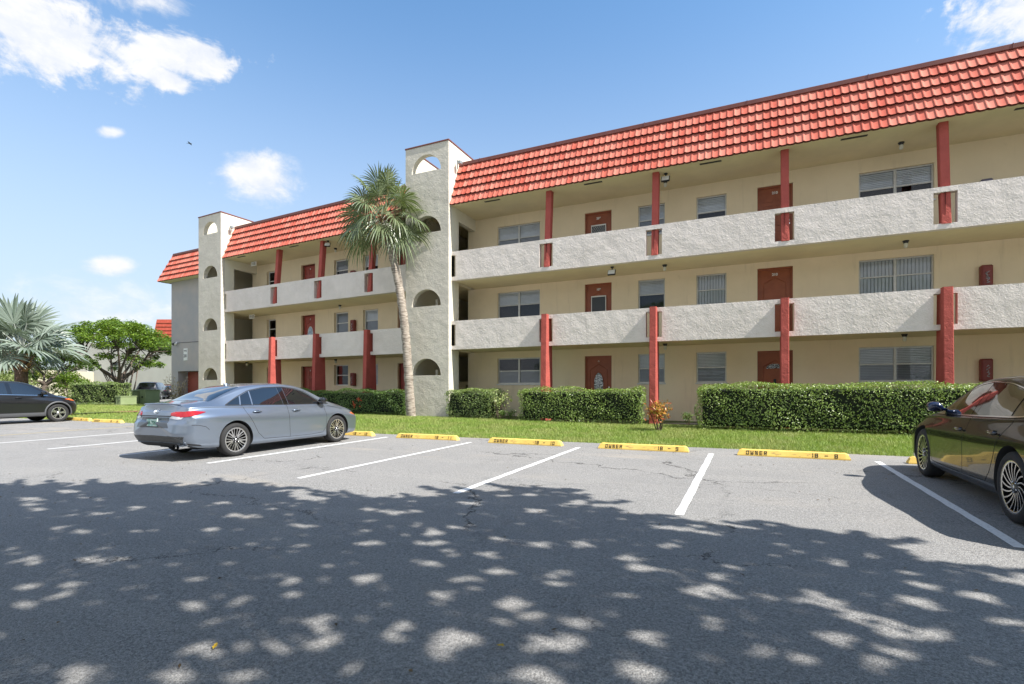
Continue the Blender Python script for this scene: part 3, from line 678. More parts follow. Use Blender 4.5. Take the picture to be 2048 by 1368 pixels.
class CarBody:
    def __init__(s, c):
        s.c = c; X0, X1 = c['x0'], c['x1']
        xs = np.unique(np.concatenate([np.linspace(X0, X0+.3, 12), np.linspace(X0+.3, X1-.3, 70), np.linspace(X1-.3, X1, 12)])); g = lambda k: pchip(*zip(*c[k]), xs)
        zb, hw, zs, ys, zt, yr, zr = (g(k) for k in ('zb', 'hw', 'zs', 'ys', 'zt', 'yr', 'zr')); V = []; s.F = []; n = None
        for i, x in enumerate(xs):
            a = zs[i]-zb[i]; h, w_ = zb[i], hw[i]; cr = c.get('crease', .0)
            half = [(0, h), (w_*.55, h), (w_-.10, h), (w_-.03, h+.05*a), (w_-.006, h+.17*a), (w_-.004, h+.30*a), (w_+.0, h+.5*a), (w_+.004, h+.66*a), (w_-.004-cr, h+.78*a), (ys[i]+.012, zs[i]-.055*a), (ys[i], zs[i]), (ys[i]-.018, zs[i]+.012)]
            gy0, gz0 = half[-1]; gy1, gz1 = yr[i], max(zr[i], gz0+.004)
            for t in (.3, .65, .9):
                half.append((gy0+(gy1-gy0)*t+.012*math.sin(math.pi*t)*min(1, (gz1-gz0)/.3), gz0+(gz1-gz0)*t))
            half += [(gy1, gz1), (gy1*.9, gz1+(zt[i]-gz1)*.45), (gy1*.66, gz1+(zt[i]-gz1)*.8), (gy1*.33, gz1+(zt[i]-gz1)*.96), (0, zt[i])]
            cv = catmull(half, 4); ring = [(y, z) for y, z in cv]+[(-y, z) for y, z in cv[-2:0:-1]]; n = len(ring)
            er, ef = max(0, 1-(x-X0)/.45)**2, max(0, 1-(X1-x)/.45)**2
            for y, z in ring: V.append((x+er*np.interp(z, *zip(*c['rear_z']))+ef*np.interp(z, *zip(*c['front_z'])), y, z))
        for i in range(len(xs)-1):
            for k in range(n): s.F.append((i*n+k, i*n+(k+1) % n, (i+1)*n+(k+1) % n, (i+1)*n+k))
        # end caps: shrink towards the middle
        for base, sg in ((0, -1), ((len(xs)-1)*n, 1)):
            pr = [base+k for k in range(n)]; cz = sum(V[k][2] for k in pr)/n; cx = sum(V[k][0] for k in pr)/n
            for f, o in ((.93, .028), (.8, .05), (.5, .065), (.2, .07)):
                nr = []
                for k in range(n):
                    q = V[base+k]; V.append((q[0]+sg*o, q[1]*f, cz+(q[2]-cz)*(f*.6+.4 if f > .6 else f))); nr.append(len(V)-1)
                for k in range(n): s.F.append((pr[k], pr[(k+1) % n], nr[(k+1) % n], nr[k]) if sg > 0 else (pr[k], nr[k], nr[(k+1) % n], pr[(k+1) % n]))
                pr = nr
            s.F.append(tuple(pr) if sg > 0 else tuple(pr[::-1]))
        s.V = V; s.bvh = BVHTree.FromPolygons([Vector(v) for v in V], s.F)
    def hit(s, a, b, mode, off):
        """mode 'L'/'R': (x,z) from the side; 'B'/'F': (y,z) from behind/front; 'T': (x,y) from above"""
        o, d = {'L': ((a, 3, b), (0, -1, 0)), 'R': ((a, -3, b), (0, 1, 0)), 'B': ((-5, a, b), (1, 0, 0)), 'F': ((5, a, b), (-1, 0, 0)), 'T': ((a, b, 4), (0, 0, -1))}[mode]
        p, nn, i, dist = s.bvh.ray_cast(Vector(o), Vector(d))
        if p is None:
            p, nn, i, dist = s.bvh.find_nearest(Vector(o)+Vector(d)*({'L': 2.2, 'R': 2.2, 'B': 2.8, 'F': 2.8, 'T': 3}[mode]))
        if nn.dot(Vector(d)) > 0: nn = -nn
        return p+nn*off
    def patch(s, bot, top, mode, off=.004, nu=14, nv=6, mb=None, edge=.012):
        m = mb or MB(); m.smooth = True; b = resample(bot, nu); t = resample(top, nu)
        G = [[s.hit(*(b[i].lerp(t[i], j/nv))[:2], mode, off) for j in range(nv+1)] for i in range(nu+1)]; id_ = [[m.V(p) for p in r] for r in G]
        for i in range(nu):
            for j in range(nv): m.F(id_[i][j], id_[i+1][j], id_[i+1][j+1], id_[i][j+1])
        # a thin rim back to the body so that the piece has thickness
        ring = [(i, 0) for i in range(nu+1)]+[(nu, j) for j in range(1, nv+1)]+[(i, nv) for i in range(nu-1, -1, -1)]+[(0, j) for j in range(nv-1, 0, -1)]
        m.smooth = False
        r1 = [m.V(G[i][j]) for i, j in ring]; r2 = [m.V(s.hit(*(b[i].lerp(t[i], j/nv))[:2], mode, -.004)) for i, j in ring]; n = len(ring)
        for k in range(n): m.F(r1[k], r2[k], r2[(k+1) % n], r1[(k+1) % n])
        return m
    def ribbon(s, pts, mode, wd, off=.003, n=30, mb=None):
        m = mb or MB(); P = resample(pts, n); a = []; b = []
        for i, p in enumerate(P):
            d = (P[min(i+1, n)]-P[max(i-1, 0)]).normalized(); q = Vector((-d.y, d.x, 0))*wd/2
            a.append(m.V(s.hit(*(p-q)[:2], mode, off))); b.append(m.V(s.hit(*(p+q)[:2], mode, off)))
        for i in range(n): m.F(a[i], a[i+1], b[i+1], b[i])
        return m

M_TYRE = mat('tyre_rubber', (.022, .022, .023), .82, bump=(90, .3, .003, 'FBM'))
M_RIMB = mat('rim_black', (.018, .018, .02), .3, .4, coat=.5)
M_RIMS = mat('rim_machined', (.62, .62, .63), .25, .9)
M_GLOSSB = mat('gloss_black', (.006, .006, .007), .06, coat=1)
M_CARW = mat('car_window_dark', (.008, .010, .013), .025, spec=.9, coat=1)
M_RED = mat('red_lens', (.33, .005, .009), .08, coat=1)
M_CLEAR = mat('clear_lens', (.55, .56, .58), .08, .3, coat=1)
M_AMBER = mat('amber_lens', (.75, .16, .03), .1, coat=1)
M_GAP = mat('panel_gap', (.008, .008, .008), .9)
M_BRAKE = mat('brake_disc', (.25, .25, .26), .35, .9)
M_TRIMB = mat('dark_plastic_trim', (.035, .036, .038), .6, bump=(200, .2, .002, 'FBM'))
def honey(t, b, co, c):
    v = t.new('ShaderNodeTexVoronoi', feature='DISTANCE_TO_EDGE'); t.put(v.inputs['Vector'], co); v.inputs['Scale'].default_value = 42; v.inputs['Randomness'].default_value = .15
    f = t.ramp(v.outputs['Distance'], .12, .2); t.put(b.inputs['Base Color'], t.mix(f, (.10, .105, .11), (.008, .008, .008)))
M_HONEY = mat('honeycomb_mesh', (.05, .05, .05), .5, extra=honey)

def wheel(car, x, side, yo, r, style, rimr, wd=.215):
    """a wheel at x; side +1 = left (outer face looks to +y)"""
    rt = bpy.data.objects.new('wheel', None); COL.objects.link(rt); rt.parent = car; rt.location = (x, side*yo, r); rt.rotation_euler = (0, random.uniform(0, 6), 0) if side > 0 else (0, random.uniform(0, 6), math.pi)
    # built with the outer face at +y
    m = MB(); m.smooth = True
    P = [(rimr-.01, -wd), (rimr+.02, -wd-.008), (r-.03, -wd-.004), (r-.008, -wd+.02), (r, -wd+.045), (r, -.045), (r-.006, -.02), (r-.028, -.002), (r-.05, .004), (rimr+.03, .004), (rimr+.012, -.002), (rimr, -.012)]
    m.lathe(P, 'Y', n=56); m.build('tyre', M_TYRE, rt, at=(0, 0, 0))
    m = MB(); m.smooth = True; m.lathe([(rimr, -wd+.01), (rimr-.02, -wd+.02), (rimr-.022, -.06), (rimr-.018, -.014)], 'Y', n=48)
    m.mat = 1; m.lathe([(rimr-.018, -.014), (rimr+.006, -.006), (rimr+.01, -.010), (rimr, -.016)], 'Y', n=48); m.mat = 2; m.smooth = False
    m.lathe([(.13, -.09), (.13, -.085), (.0001, -.085)], 'Y', n=32); m.mat = 0; m.lathe([(rimr-.02, -.12), (.0001, -.12)], 'Y', n=32)
    def spoke(a0, a1, w0, w1, mt, y0, y1, th=.022, curve=0., r0=.045, r1=None):
        r1 = r1 or rimr-.012; n = 7; pr = None
        for k in range(n+1):
            t = k/n; rr = r0+(r1-r0)*t; a = a0+(a1-a0)*t+curve*math.sin(math.pi*t); ww = (w0+(w1-w0)*t)/2; y = y0+(y1-y0)*t; ca, sa = math.cos(a), math.sin(a)
            P = [(rr*ca-ww*sa, y, rr*sa+ww*ca), (rr*ca+ww*sa, y, rr*sa-ww*ca), (rr*ca+ww*1.25*sa, y-th, rr*sa-ww*1.25*ca), (rr*ca-ww*1.25*sa, y-th, rr*sa+ww*1.25*ca)]
            ids = [m.V(p) for p in P]
            if pr:
                for q in range(4):
                    m.mat = mt if q == 0 else 0; m.F(pr[q], pr[(q+1) % 4], ids[(q+1) % 4], ids[q])
            pr = ids
    if style == 'twin10':
        for k in range(5):
            a = k*2*math.pi/5
            for d in (-.17, .17): spoke(a+d*.5, a+d*1.15, .026, .022, 1, -.03, -.012)
            for d in (-.40, .40): spoke(a+d*1.0, a+d*1.2, .010, .012, 1, -.034, -.016, r0=.06)
    elif style == 'turbine':
        for k in range(18):
            a = k*2*math.pi/18; spoke(a, a+.42, .013, .016, 1, -.028, -.012, .03); 
    else:
        for k in range(5):
            a = k*2*math.pi/5
            for d in (-.17, .17): spoke(a+d*.4, a+d*1.1, .034, .040, 1, -.02, -.012)
            spoke(a-.24, a+.24, .0, .0, 1, -.02, -.02) if False else None
    m.mat = 0 if style != 'five' else 1; m.smooth = True; m.lathe([(.062, -.05), (.060, -.022), (.045, -.016), (.0001, -.015)], 'Y', n=24); m.mat = 1; m.lathe([(.026, -.0145), (.0255, -.012), (.0001, -.0118)], 'Y', n=20)
    for k in range(5): a = k*2*math.pi/5+.3; m.lathe([(.009, -.03), (.009, -.014), (.0001, -.013)], 'Y', c=(.045*math.cos(a)*1.15, 0, .045*math.sin(a)*1.15), n=6)
    m.build('rim', [M_RIMB, M_RIMS, M_BRAKE], rt, at=(0, 0, 0)); return rt

def make_car(name, label, cat, c, base, paint, rot, group=None):
    car = thing(name, label, cat, base, group, rot, local=True); bd = CarBody(c); W = c['W']
    m = MB(); m.v = bd.V; m.f = bd.F; m.mi = [0]*len(m.f); m.sm = [True]*len(m.f); m.att = [0]*len(m.v)
    body = m.build('body', paint, None)
    # wheel housings are cut out of the shell
    cut = MB(); R_ = c['arch']
    for x in (c['wb']/2, -c['wb']/2):
        for sd in (1, -1): cut.lathe([(R_, sd*(W/2-.34)), (R_, sd*(W/2+.2))], 'Y', c=(x, 0, c['r']+c.get('archup', .0)), n=64, close=True)
    co = cut.build('cutter', M_GAP, None); md = body.modifiers.new('b', 'BOOLEAN'); md.object = co; md.operation = 'DIFFERENCE'; md.solver = 'EXACT'; body.data.materials.append(M_GAP)
    bpy.context.view_layer.update(); me = bpy.data.meshes.new_from_object(body.evaluated_get(bpy.context.evaluated_depsgraph_get())); body.modifiers.clear(); body.data = me; me.name = 'body'
    bpy.data.objects.remove(co); body.parent = car
    for p in me.polygons:
        if p.material_index >= 1 or any(False for _ in ()): pass
    me.set_sharp_from_angle(angle=R(32))
    # faces of the housings are dark plastic
    idx = np.zeros(len(me.polygons), dtype=np.int32)
    for p in me.polygons:
        cx, cy, cz = p.center
        for x in (c['wb']/2, -c['wb']/2):
            d = math.hypot(cx-x, cz-c['r']-c.get('archup', 0))
            if d < R_+.002 and abs(cy) > W/2-.345 and (abs(p.normal.y) < .5 or abs(cy) < W/2-.3): idx[p.index] = 1
    while len(me.materials) < 2: me.materials.append(M_GAP)
    me.materials[1] = M_TRIMB; me.polygons.foreach_set('material_index', idx)
    P = lambda nm, bot, top, mode, mt, **k: bd.patch(bot, top, mode, **k).build(nm, mt, car, at=(0, 0, 0))
    for sd, mode in ((1, 'L'), (-1, 'R')):
        for nm, bot, top in c['side_windows']:
            o = P(nm, bot, top, mode, M_CARW, off=.004, nu=16, nv=8)
        if 'pillar' in c: P('pillar_trim', *c['pillar'], mode, M_GLOSSB, off=.003, nu=4, nv=8)
        g = MB()
        for ln in c['gaps']: bd.ribbon(ln, mode, .007, .0015, 40, g)
        g.build('door_seam', M_GAP, car, at=(0, 0, 0))
        for ln, w_, mt in c.get('trims', []): bd.ribbon(ln, mode, w_, .0062, 40).build('window_trim', mt, car, at=(0, 0, 0))
        for hx, hz in c['handles']:
            h = MB(); h.smooth = True; p = bd.hit(hx, hz, mode, 0); pts = []
            for k in range(9):
                t = k/8*2-1; q = bd.hit(hx+t*.11, hz+.004*t, mode, 0); pts.append((q.x, q.y+sd*(.012+.026*(1-t**4)), q.z))
            h.tube(pts, [.009, .013, .014, .014, .014, .014, .014, .013, .009], 8); hh = h.build('door_handle', c.get('handle_mat', paint), car, at=(0, 0, 0))
            bd.ribbon([(hx-.05, hz-.005), (hx+.05, hz-.005)], mode, .05, .001, 8).build('handle_recess', M_GAP, hh, at=(0, 0, 0))
        # mirror
        mx, mz = c['mirror']; p = bd.hit(mx, mz, mode, 0); h = MB(); h.smooth = True; yb = p.y
        pr = []
        for t, a, b in ((-.02, .02, .018), (.03, .03, .022), (.055, .085, .05), (.09, .105, .068), (.15, .105, .072), (.20, .085, .055), (.22, .04, .025)):
            ring = [h.V((p.x-.03+a*math.cos(2*math.pi*k/14)*.9, yb+sd*t, mz+.045*min(1, max(0, t)/.09)+b*math.sin(2*math.pi*k/14))) for k in range(14)]
            if pr:
                for k in range(14): h.F(pr[k], pr[(k+1) % 14], ring[(k+1) % 14], ring[k])
            else: h.F(*ring)
            pr = ring
        h.F(*pr); h.build('side_mirror', c.get('mirror_mat', paint), car, at=(0, 0, 0))
        if c.get('sill'): P('side_sill', *c['sill'], mode, c['sill_mat'], off=.012, nu=30, nv=4)
        if c.get('cladding'):
            for x in (c['wb']/2, -c['wb']/2):
                q = MB(); q.smooth = True; n = 26; rw = []
                for k in range(n+1):
                    a = R(-12)+R(204)*k/n; row = []
                    for rr, of in ((R_-.004, .0), (R_-.002, .022), (R_+.05, .022), (R_+.06, .002)):
                        zz = max(.2, c['r']+c.get('archup', 0)+rr*math.sin(a)); pp = bd.hit(x+rr*math.cos(a), zz, mode, of) if rr > R_ else bd.hit(x+(R_+.01)*math.cos(a), zz, mode, of)
                        row.append(q.V(pp))
                    rw.append(row)
                for i in range(n):
                    for j in range(3): q.F(rw[i][j], rw[i+1][j], rw[i+1][j+1], rw[i][j+1])
                q.build('arch_cladding', c['sill_mat'], car, at=(0, 0, 0))
    for nm, bot, top, mode, mt, kw in c['patches']: P(nm, bot, top, mode, mt, **kw)
    for x in (c['wb']/2, -c['wb']/2):
        for sd in (1, -1): wheel(car, x, sd, W/2-.012, c['r'], c['rim'], c['rimr'])
    u = MB(); u.box(c['x0']+.4, c['x1']-.4, -W/2+.34, W/2-.34, c['r']-.14, .5); u.build('underbody', M_GAP, car, at=(0, 0, 0))
    return car, bd
def mir(patches):
    """mirror patches drawn for +y to -y as well"""
    out = []
    for nm, b, t, mode, mt, kw in patches:
        out.append((nm, b, t, mode, mt, kw))
        if mode in 'BF': out.append((nm, [(-y, z) for y, z in b], [(-y, z) for y, z in t], mode, mt, kw))
        elif mode == 'L': out.append((nm, b, t, 'R', mt, kw))
        elif mode == 'T': out.append((nm, [(x, -y) for x, y in b], [(x, -y) for x, y in t], mode, mt, kw))
    return out
K = dict
SEDAN = K(x0=-2.33, x1=2.28, W=1.78, wb=2.70, r=.325, rimr=.232, arch=.365, archup=.012, rim='twin10',
    zb=[(-2.33, .42), (-2.25, .30), (-2.0, .225), (-1.5, .20), (0, .175), (1.6, .18), (2.1, .20), (2.28, .30)],
    hw=[(-2.33, .66), (-2.27, .77), (-2.12, .845), (-1.7, .888), (-1.2, .888), (0, .872), (1.2, .886), (1.6, .886), (2.0, .83), (2.18, .72), (2.28, .52)],
    zs=[(-2.33, .86), (-2.2, .965), (-1.8, .985), (-1.2, .965), (0, .93), (1.0, .905), (1.5, .86), (1.9, .77), (2.15, .68), (2.28, .58)],
    ys=[(-2.33, .60), (-2.2, .70), (-1.9, .755), (-1.2, .80), (0, .815), (1.0, .80), (1.5, .77), (1.9, .72), (2.15, .62), (2.28, .42)],
    zt=[(-2.33, .93), (-2.26, 1.045), (-2.1, 1.06), (-1.78, 1.10), (-1.35, 1.265), (-.95, 1.385), (-.5, 1.425), (-.1, 1.435), (.3, 1.405), (.6, 1.325), (.95, 1.17), (1.3, 1.015), (1.5, .96), (1.9, .87), (2.15, .76), (2.28, .64)],
    yr=[(-2.33, .50), (-2.1, .60), (-1.85, .63), (-1.4, .60), (-.9, .575), (0, .575), (.5, .58), (.9, .63), (1.25, .68), (1.5, .62), (2.1, .5), (2.28, .3)],
    zr=[(-2.33, .90), (-2.2, 1.005), (-1.95, 1.035), (-1.7, 1.075), (-1.35, 1.205), (-.95, 1.325), (-.5, 1.375), (-.1, 1.385), (.3, 1.355), (.6, 1.275), (.95, 1.12), (1.25, .975), (1.5, .93), (1.9, .83), (2.15, .73), (2.28, .61)],
    rear_z=[(.2, .10), (.35, .03), (.5, -.02), (.68, 0.0), (.74, .05), (.95, .06), (1.04, .0), (1.2, 0)], front_z=[(.2, -.05), (.45, .0), (.7, -.03), (.9, -.1)], crease=.004,
    side_windows=[('quarter_window', [(-1.47, 1.005), (-1.20, .998)], [(-1.44, 1.03), (-1.14, 1.165)]), ('rear_door_window', [(-1.17, .997), (-.93, .99)], [(-1.11, 1.175), (-.90, 1.262)]),
                  ('rear_door_window', [(-.90, .99), (-.16, .972)], [(-.87, 1.268), (-.55, 1.322), (-.20, 1.335)]), ('front_door_window', [(-.02, .968), (.93, .955)], [(-.05, 1.335), (.25, 1.30), (.52, 1.225), (.86, 1.02)]),
                  ('quarter_window', [(.96, .955), (1.14, .95)], [(.89, 1.01), (1.12, .958)])],
    pillar=([(-.15, .972), (-.03, .968)], [(-.19, 1.335), (-.06, 1.335)]),
    gaps=[[(-.09, .965), (-.075, .70), (-.06, .45), (-.05, .27)], [(-.05, .27), (.5, .265), (.88, .29), (.98, .40), (1.0, .62), (.97, .80), (1.02, .92)], [(-1.16, .985), (-1.10, .82), (-.97, .62), (-.86, .42), (-.72, .29), (-.05, .27)], [(1.1, .90), (1.6, .80)],
          [(-1.9, .56), (-1.96, .62), (-2.08, .655), (-2.2, .665)]],
    trims=[([(-1.5, 1.0), (-1.17, .988), (-.16, .964), (.95, .946), (1.18, .942)], .012, M_BLACK), ([(-1.5, 1.0), (-1.2, 1.15), (-.9, 1.275), (-.55, 1.334), (-.05, 1.347), (.27, 1.312), (.54, 1.235), (.88, 1.03), (1.17, .943)], .012, M_BLACK)],
    handles=[(-.86, .855), (.14, .84)], mirror=(.92, .985), mirror_mat=M_GLOSSB,
    patches=[('rear_windscreen', [(-1.74, -.60), (-1.80, -.3), (-1.815, 0), (-1.80, .3), (-1.74, .60)], [(-1.02, -.50), (-.93, -.25), (-.91, 0), (-.93, .25), (-1.02, .50)], 'T', M_CARW, K(off=.004, nu=20, nv=12)),
             ('windscreen', [(.48, -.52), (.40, -.2), (.40, .2), (.48, .52)], [(1.2, -.62), (1.30, -.3), (1.30, .3), (1.2, .62)], 'T', M_CARW, K(off=.004, nu=20, nv=12))]
    + mir([('tail_light', [(.44, .835), (.60, .815), (.72, .83)], [(.44, .885), (.60, .905), (.73, .905)], 'B', M_RED, K(off=.010, nu=20, nv=8)), ('tail_light', [(.43, .79), (.58, .765), (.66, .77)], [(.44, .83), (.60, .81), (.70, .825)], 'B', M_CLEAR, K(off=.009, nu=20, nv=8)),
           ('tail_light', [(-2.28, .80), (-2.12, .835), (-1.93, .885)], [(-2.28, .90), (-2.12, .915), (-1.93, .89)], 'L', M_RED, K(off=.011, nu=20, nv=8)),
           ('headlight', [(2.2, .60), (2.0, .63), (1.88, .665)], [(2.18, .67), (2.0, .70), (1.86, .70)], 'L', M_AMBER, K(off=.010, nu=10, nv=4))])
    + [('rear_valance', [(-.68, .24), (0, .235), (.68, .24)], [(-.66, .31), (0, .325), (.66, .31)], 'B', M_TRIMB, K(off=.012, nu=24, nv=4)), ('bumper_grille', [(-.66, .335), (0, .345), (.66, .335)], [(-.74, .455), (0, .47), (.74, .455)], 'B', M_HONEY, K(off=.007, nu=24, nv=4)),
       ('plate_recess', [(-.46, .615), (.46, .615)], [(-.38, .80), (.38, .80)], 'B', mat('recess_dark', (.04, .05, .065), .3, coat=.6), K(off=.006, nu=36, nv=14)),
       ('garnish', [(-.46, .815), (.46, .815)], [(-.46, .832), (.46, .832)], 'B', M_BLACK, K(off=.012, nu=30, nv=2))])
M_PBLUE = mat('blue_grey_car_paint', (.24, .285, .355), .30, .75, coat=1.)
M_PBLACK = mat('black_car_paint', (.003, .003, .0035), .25, .0, spec=.2, coat=.48)
M_PCHAR = mat('charcoal_car_paint', (.018, .019, .023), .28, .5, coat=1.)
TILT = -.0125
def car_rot(a=0): return (Matrix.Rotation(R(90+a), 3, 'Z') @ Matrix.Rotation(TILT, 3, 'Y')).to_euler()
car1, bd1 = make_car('sedan_car', 'blue-grey sedan with tinted windows and red tail lights parked nose-in beside the grass', 'car', SEDAN, (-9.94, 8.19, ground_z(-9.9, 8.19)+.002), M_PBLUE, car_rot())
def on(car, m, nm, mt): return m.build(nm, mt, car, at=(0, 0, 0))
# number plate, badge, spoiler lip, exhausts, roof fin
p = bd1.hit(0, .71, 'B', 0); q = MB(); q.box(p.x-.030, p.x-.008, -.155, .155, .63, .785, .004); pl = on(car1, q, 'licence_plate', mat('plate_face', (.55, .68, .62), .5, var=(18, (.20, .45, .42), .05)))
q = MB(); q.box(p.x-.034, p.x-.0305, -.157, .157, .625, .64); q.box(p.x-.034, p.x-.0305, -.157, .157, .775, .79); q.build('plate_frame', M_BLACK, pl, at=(0, 0, 0))
t_ = text_part('0A 72K', .085, mat('plate_lettering', (.03, .12, .08), .5), pl, (p.x-.0315, 0, .70), (R(90), 0, R(-90)), 'plate_lettering', .001, bold=.002)
p = bd1.hit(0, .905, 'B', 0); q = MB(); q.smooth = True
for rx, rz in ((.062, .042), (.03, .04)): o = oval(24, rx, rz, 0, .905); q.tube([(bd1.hit(a, b, 'B', .008).x, a, b) for a, b in o+[o[0]]], .0055, 6, cap=False)
on(car1, q, 'badge', M_CHROME)
q = MB(); q.smooth = True; pts = [(-2.262+.06*(abs(y)/.6)**2, y, 1.048-.018*(abs(y)/.6)**2) for y in np.linspace(-.58, .58, 17)]
q.tube(pts, [.004]+[.010]*15+[.004], 8); on(car1, q, 'boot_spoiler', M_PBLUE)
q = MB(); q.smooth = True
for sd in (-1,):
    for dy in (0, .11): q.tube([(-2.12, sd*.52-dy*sd*-1, .27), (-2.33, sd*.52-dy*sd*-1, .27)], .04, 14, cap=False)
on(car1, q, 'exhaust_tip', M_CHROME)
q = MB(); q.smooth = True; q.prism([(-.98, 1.36), (-.80, 1.39), (-.86, 1.415), (-.95, 1.432), (-.975, 1.43)], -.012, .012, 'XZ'); on(car1, q, 'roof_fin', M_PBLUE)
for sd in (1, -1):
    bd1.patch([(-2.20, .30), (-2.02, .27)], [(-2.24, .33), (-2.06, .30)], 'L' if sd > 0 else 'R', off=.006).build('bumper_vent', M_BLACK, car1, at=(0, 0, 0))

FAST = dict(SEDAN); FAST.update(K(x0=-2.48, x1=2.42, W=1.86, wb=2.80, r=.345, rimr=.252, arch=.385, archup=.012, rim='turbine',
    hw=[(-2.48, .70), (-2.40, .82), (-2.2, .89), (-1.7, .928), (0, .915), (1.2, .926), (1.7, .926), (2.1, .87), (2.32, .74), (2.42, .52)],
    zb=[(-2.48, .42), (-2.3, .28), (-1.9, .21), (0, .175), (1.7, .18), (2.2, .20), (2.42, .30)],
    zs=[(-2.48, .86), (-2.3, .97), (-1.6, 1.0), (-1.0, .975), (0, .935), (1.0, .90), (1.6, .86), (2.0, .78), (2.25, .70), (2.42, .58)],
    ys=[(-2.48, .62), (-2.3, .74), (-1.9, .79), (-1.0, .83), (0, .84), (1.0, .83), (1.6, .81), (2.0, .76), (2.25, .66), (2.42, .44)],
    zt=[(-2.48, .95), (-2.3, 1.07), (-1.9, 1.13), (-1.4, 1.29), (-.9, 1.40), (-.4, 1.445), (0, 1.44), (.4, 1.385), (.8, 1.24), (1.15, 1.08), (1.4, 1.0), (1.8, .93), (2.15, .82), (2.42, .66)],
    yr=[(-2.48, .5), (-2.1, .62), (-1.5, .62), (-.8, .59), (0, .59), (.6, .61), (1.0, .67), (1.4, .70), (1.8, .62), (2.2, .52), (2.42, .3)],
    zr=[(-2.48, .92), (-2.3, 1.03), (-1.9, 1.08), (-1.4, 1.225), (-.9, 1.335), (-.4, 1.39), (0, 1.385), (.4, 1.325), (.8, 1.18), (1.15, 1.02), (1.4, .945), (1.8, .88), (2.15, .78), (2.42, .63)],
    crease=.012,
    side_windows=[('quarter_window', [(-1.62, 1.05), (-1.10, 1.015)], [(-1.58, 1.08), (-1.05, 1.24)]), ('rear_door_window', [(-1.06, 1.012), (-.22, .98)], [(-1.01, 1.25), (-.6, 1.33), (-.26, 1.352)]),
                  ('front_door_window', [(-.08, .975), (.98, .945)], [(-.12, 1.352), (.2, 1.32), (.48, 1.235), (.92, 1.0)]), ('quarter_window', [(1.0, .944), (1.2, .938)], [(.96, .985), (1.19, .943)])],
    pillar=([(-.21, .98), (-.09, .976)], [(-.25, 1.352), (-.13, 1.352)]),
    gaps=[[(-.15, .97), (-.14, .70), (-.12, .45), (-.11, .28)], [(-.11, .28), (.5, .275), (.95, .29), (1.0, .40), (1.01, .62), (1.0, .80), (1.06, .92)], [(-1.2, .99), (-1.12, .82), (-1.02, .62), (-.90, .42), (-.78, .30), (-.11, .28)]],
    trims=[([(-1.66, 1.045), (-1.1, 1.003), (-.16, .967), (1.0, .936), (1.25, .928), (1.7, .878)], .016, M_CHROME), ([(-1.66, 1.05), (-1.4, 1.17), (-1.03, 1.262), (-.6, 1.342), (-.12, 1.364), (.22, 1.332), (.5, 1.247), (.95, 1.005), (1.22, .935)], .008, M_CHROME)],
    handles=[(-.94, .835), (.02, .80)], mirror=(.98, .985), mirror_mat=M_PBLACK, handle_mat=M_GLOSSB,
    patches=[('rear_windscreen', [(-1.9, -.58), (-1.95, 0), (-1.9, .58)], [(-1.0, -.50), (-.9, 0), (-1.0, .50)], 'T', M_CARW, K(off=.004, nu=18, nv=10)), ('windscreen', [(.5, -.53), (.4, 0), (.5, .53)], [(1.26, -.63), (1.38, 0), (1.26, .63)], 'T', M_CARW, K(off=.004, nu=18, nv=10))]
    + mir([('headlight', [(2.3, .66), (2.05, .70)], [(2.28, .70), (2.0, .755)], 'L', M_CLEAR, K(off=.006, nu=8, nv=3)), ('tail_light', [(-2.42, .84), (-2.15, .87)], [(-2.4, .90), (-2.15, .91)], 'L', M_RED, K(off=.008, nu=8, nv=3))])))
M_PBLUEM = mat('blue_mirror_cap', (.006, .014, .05), .12, .3, coat=1.)
FAST['mirror_mat'] = M_PBLUEM
car2, bd2 = make_car('saloon_car', 'glossy black sedan with turbine wheels and a blue side mirror at the right edge', 'car', FAST, (3.22, 7.92, ground_z(3, 7.92)+.002), M_PBLACK, car_rot())

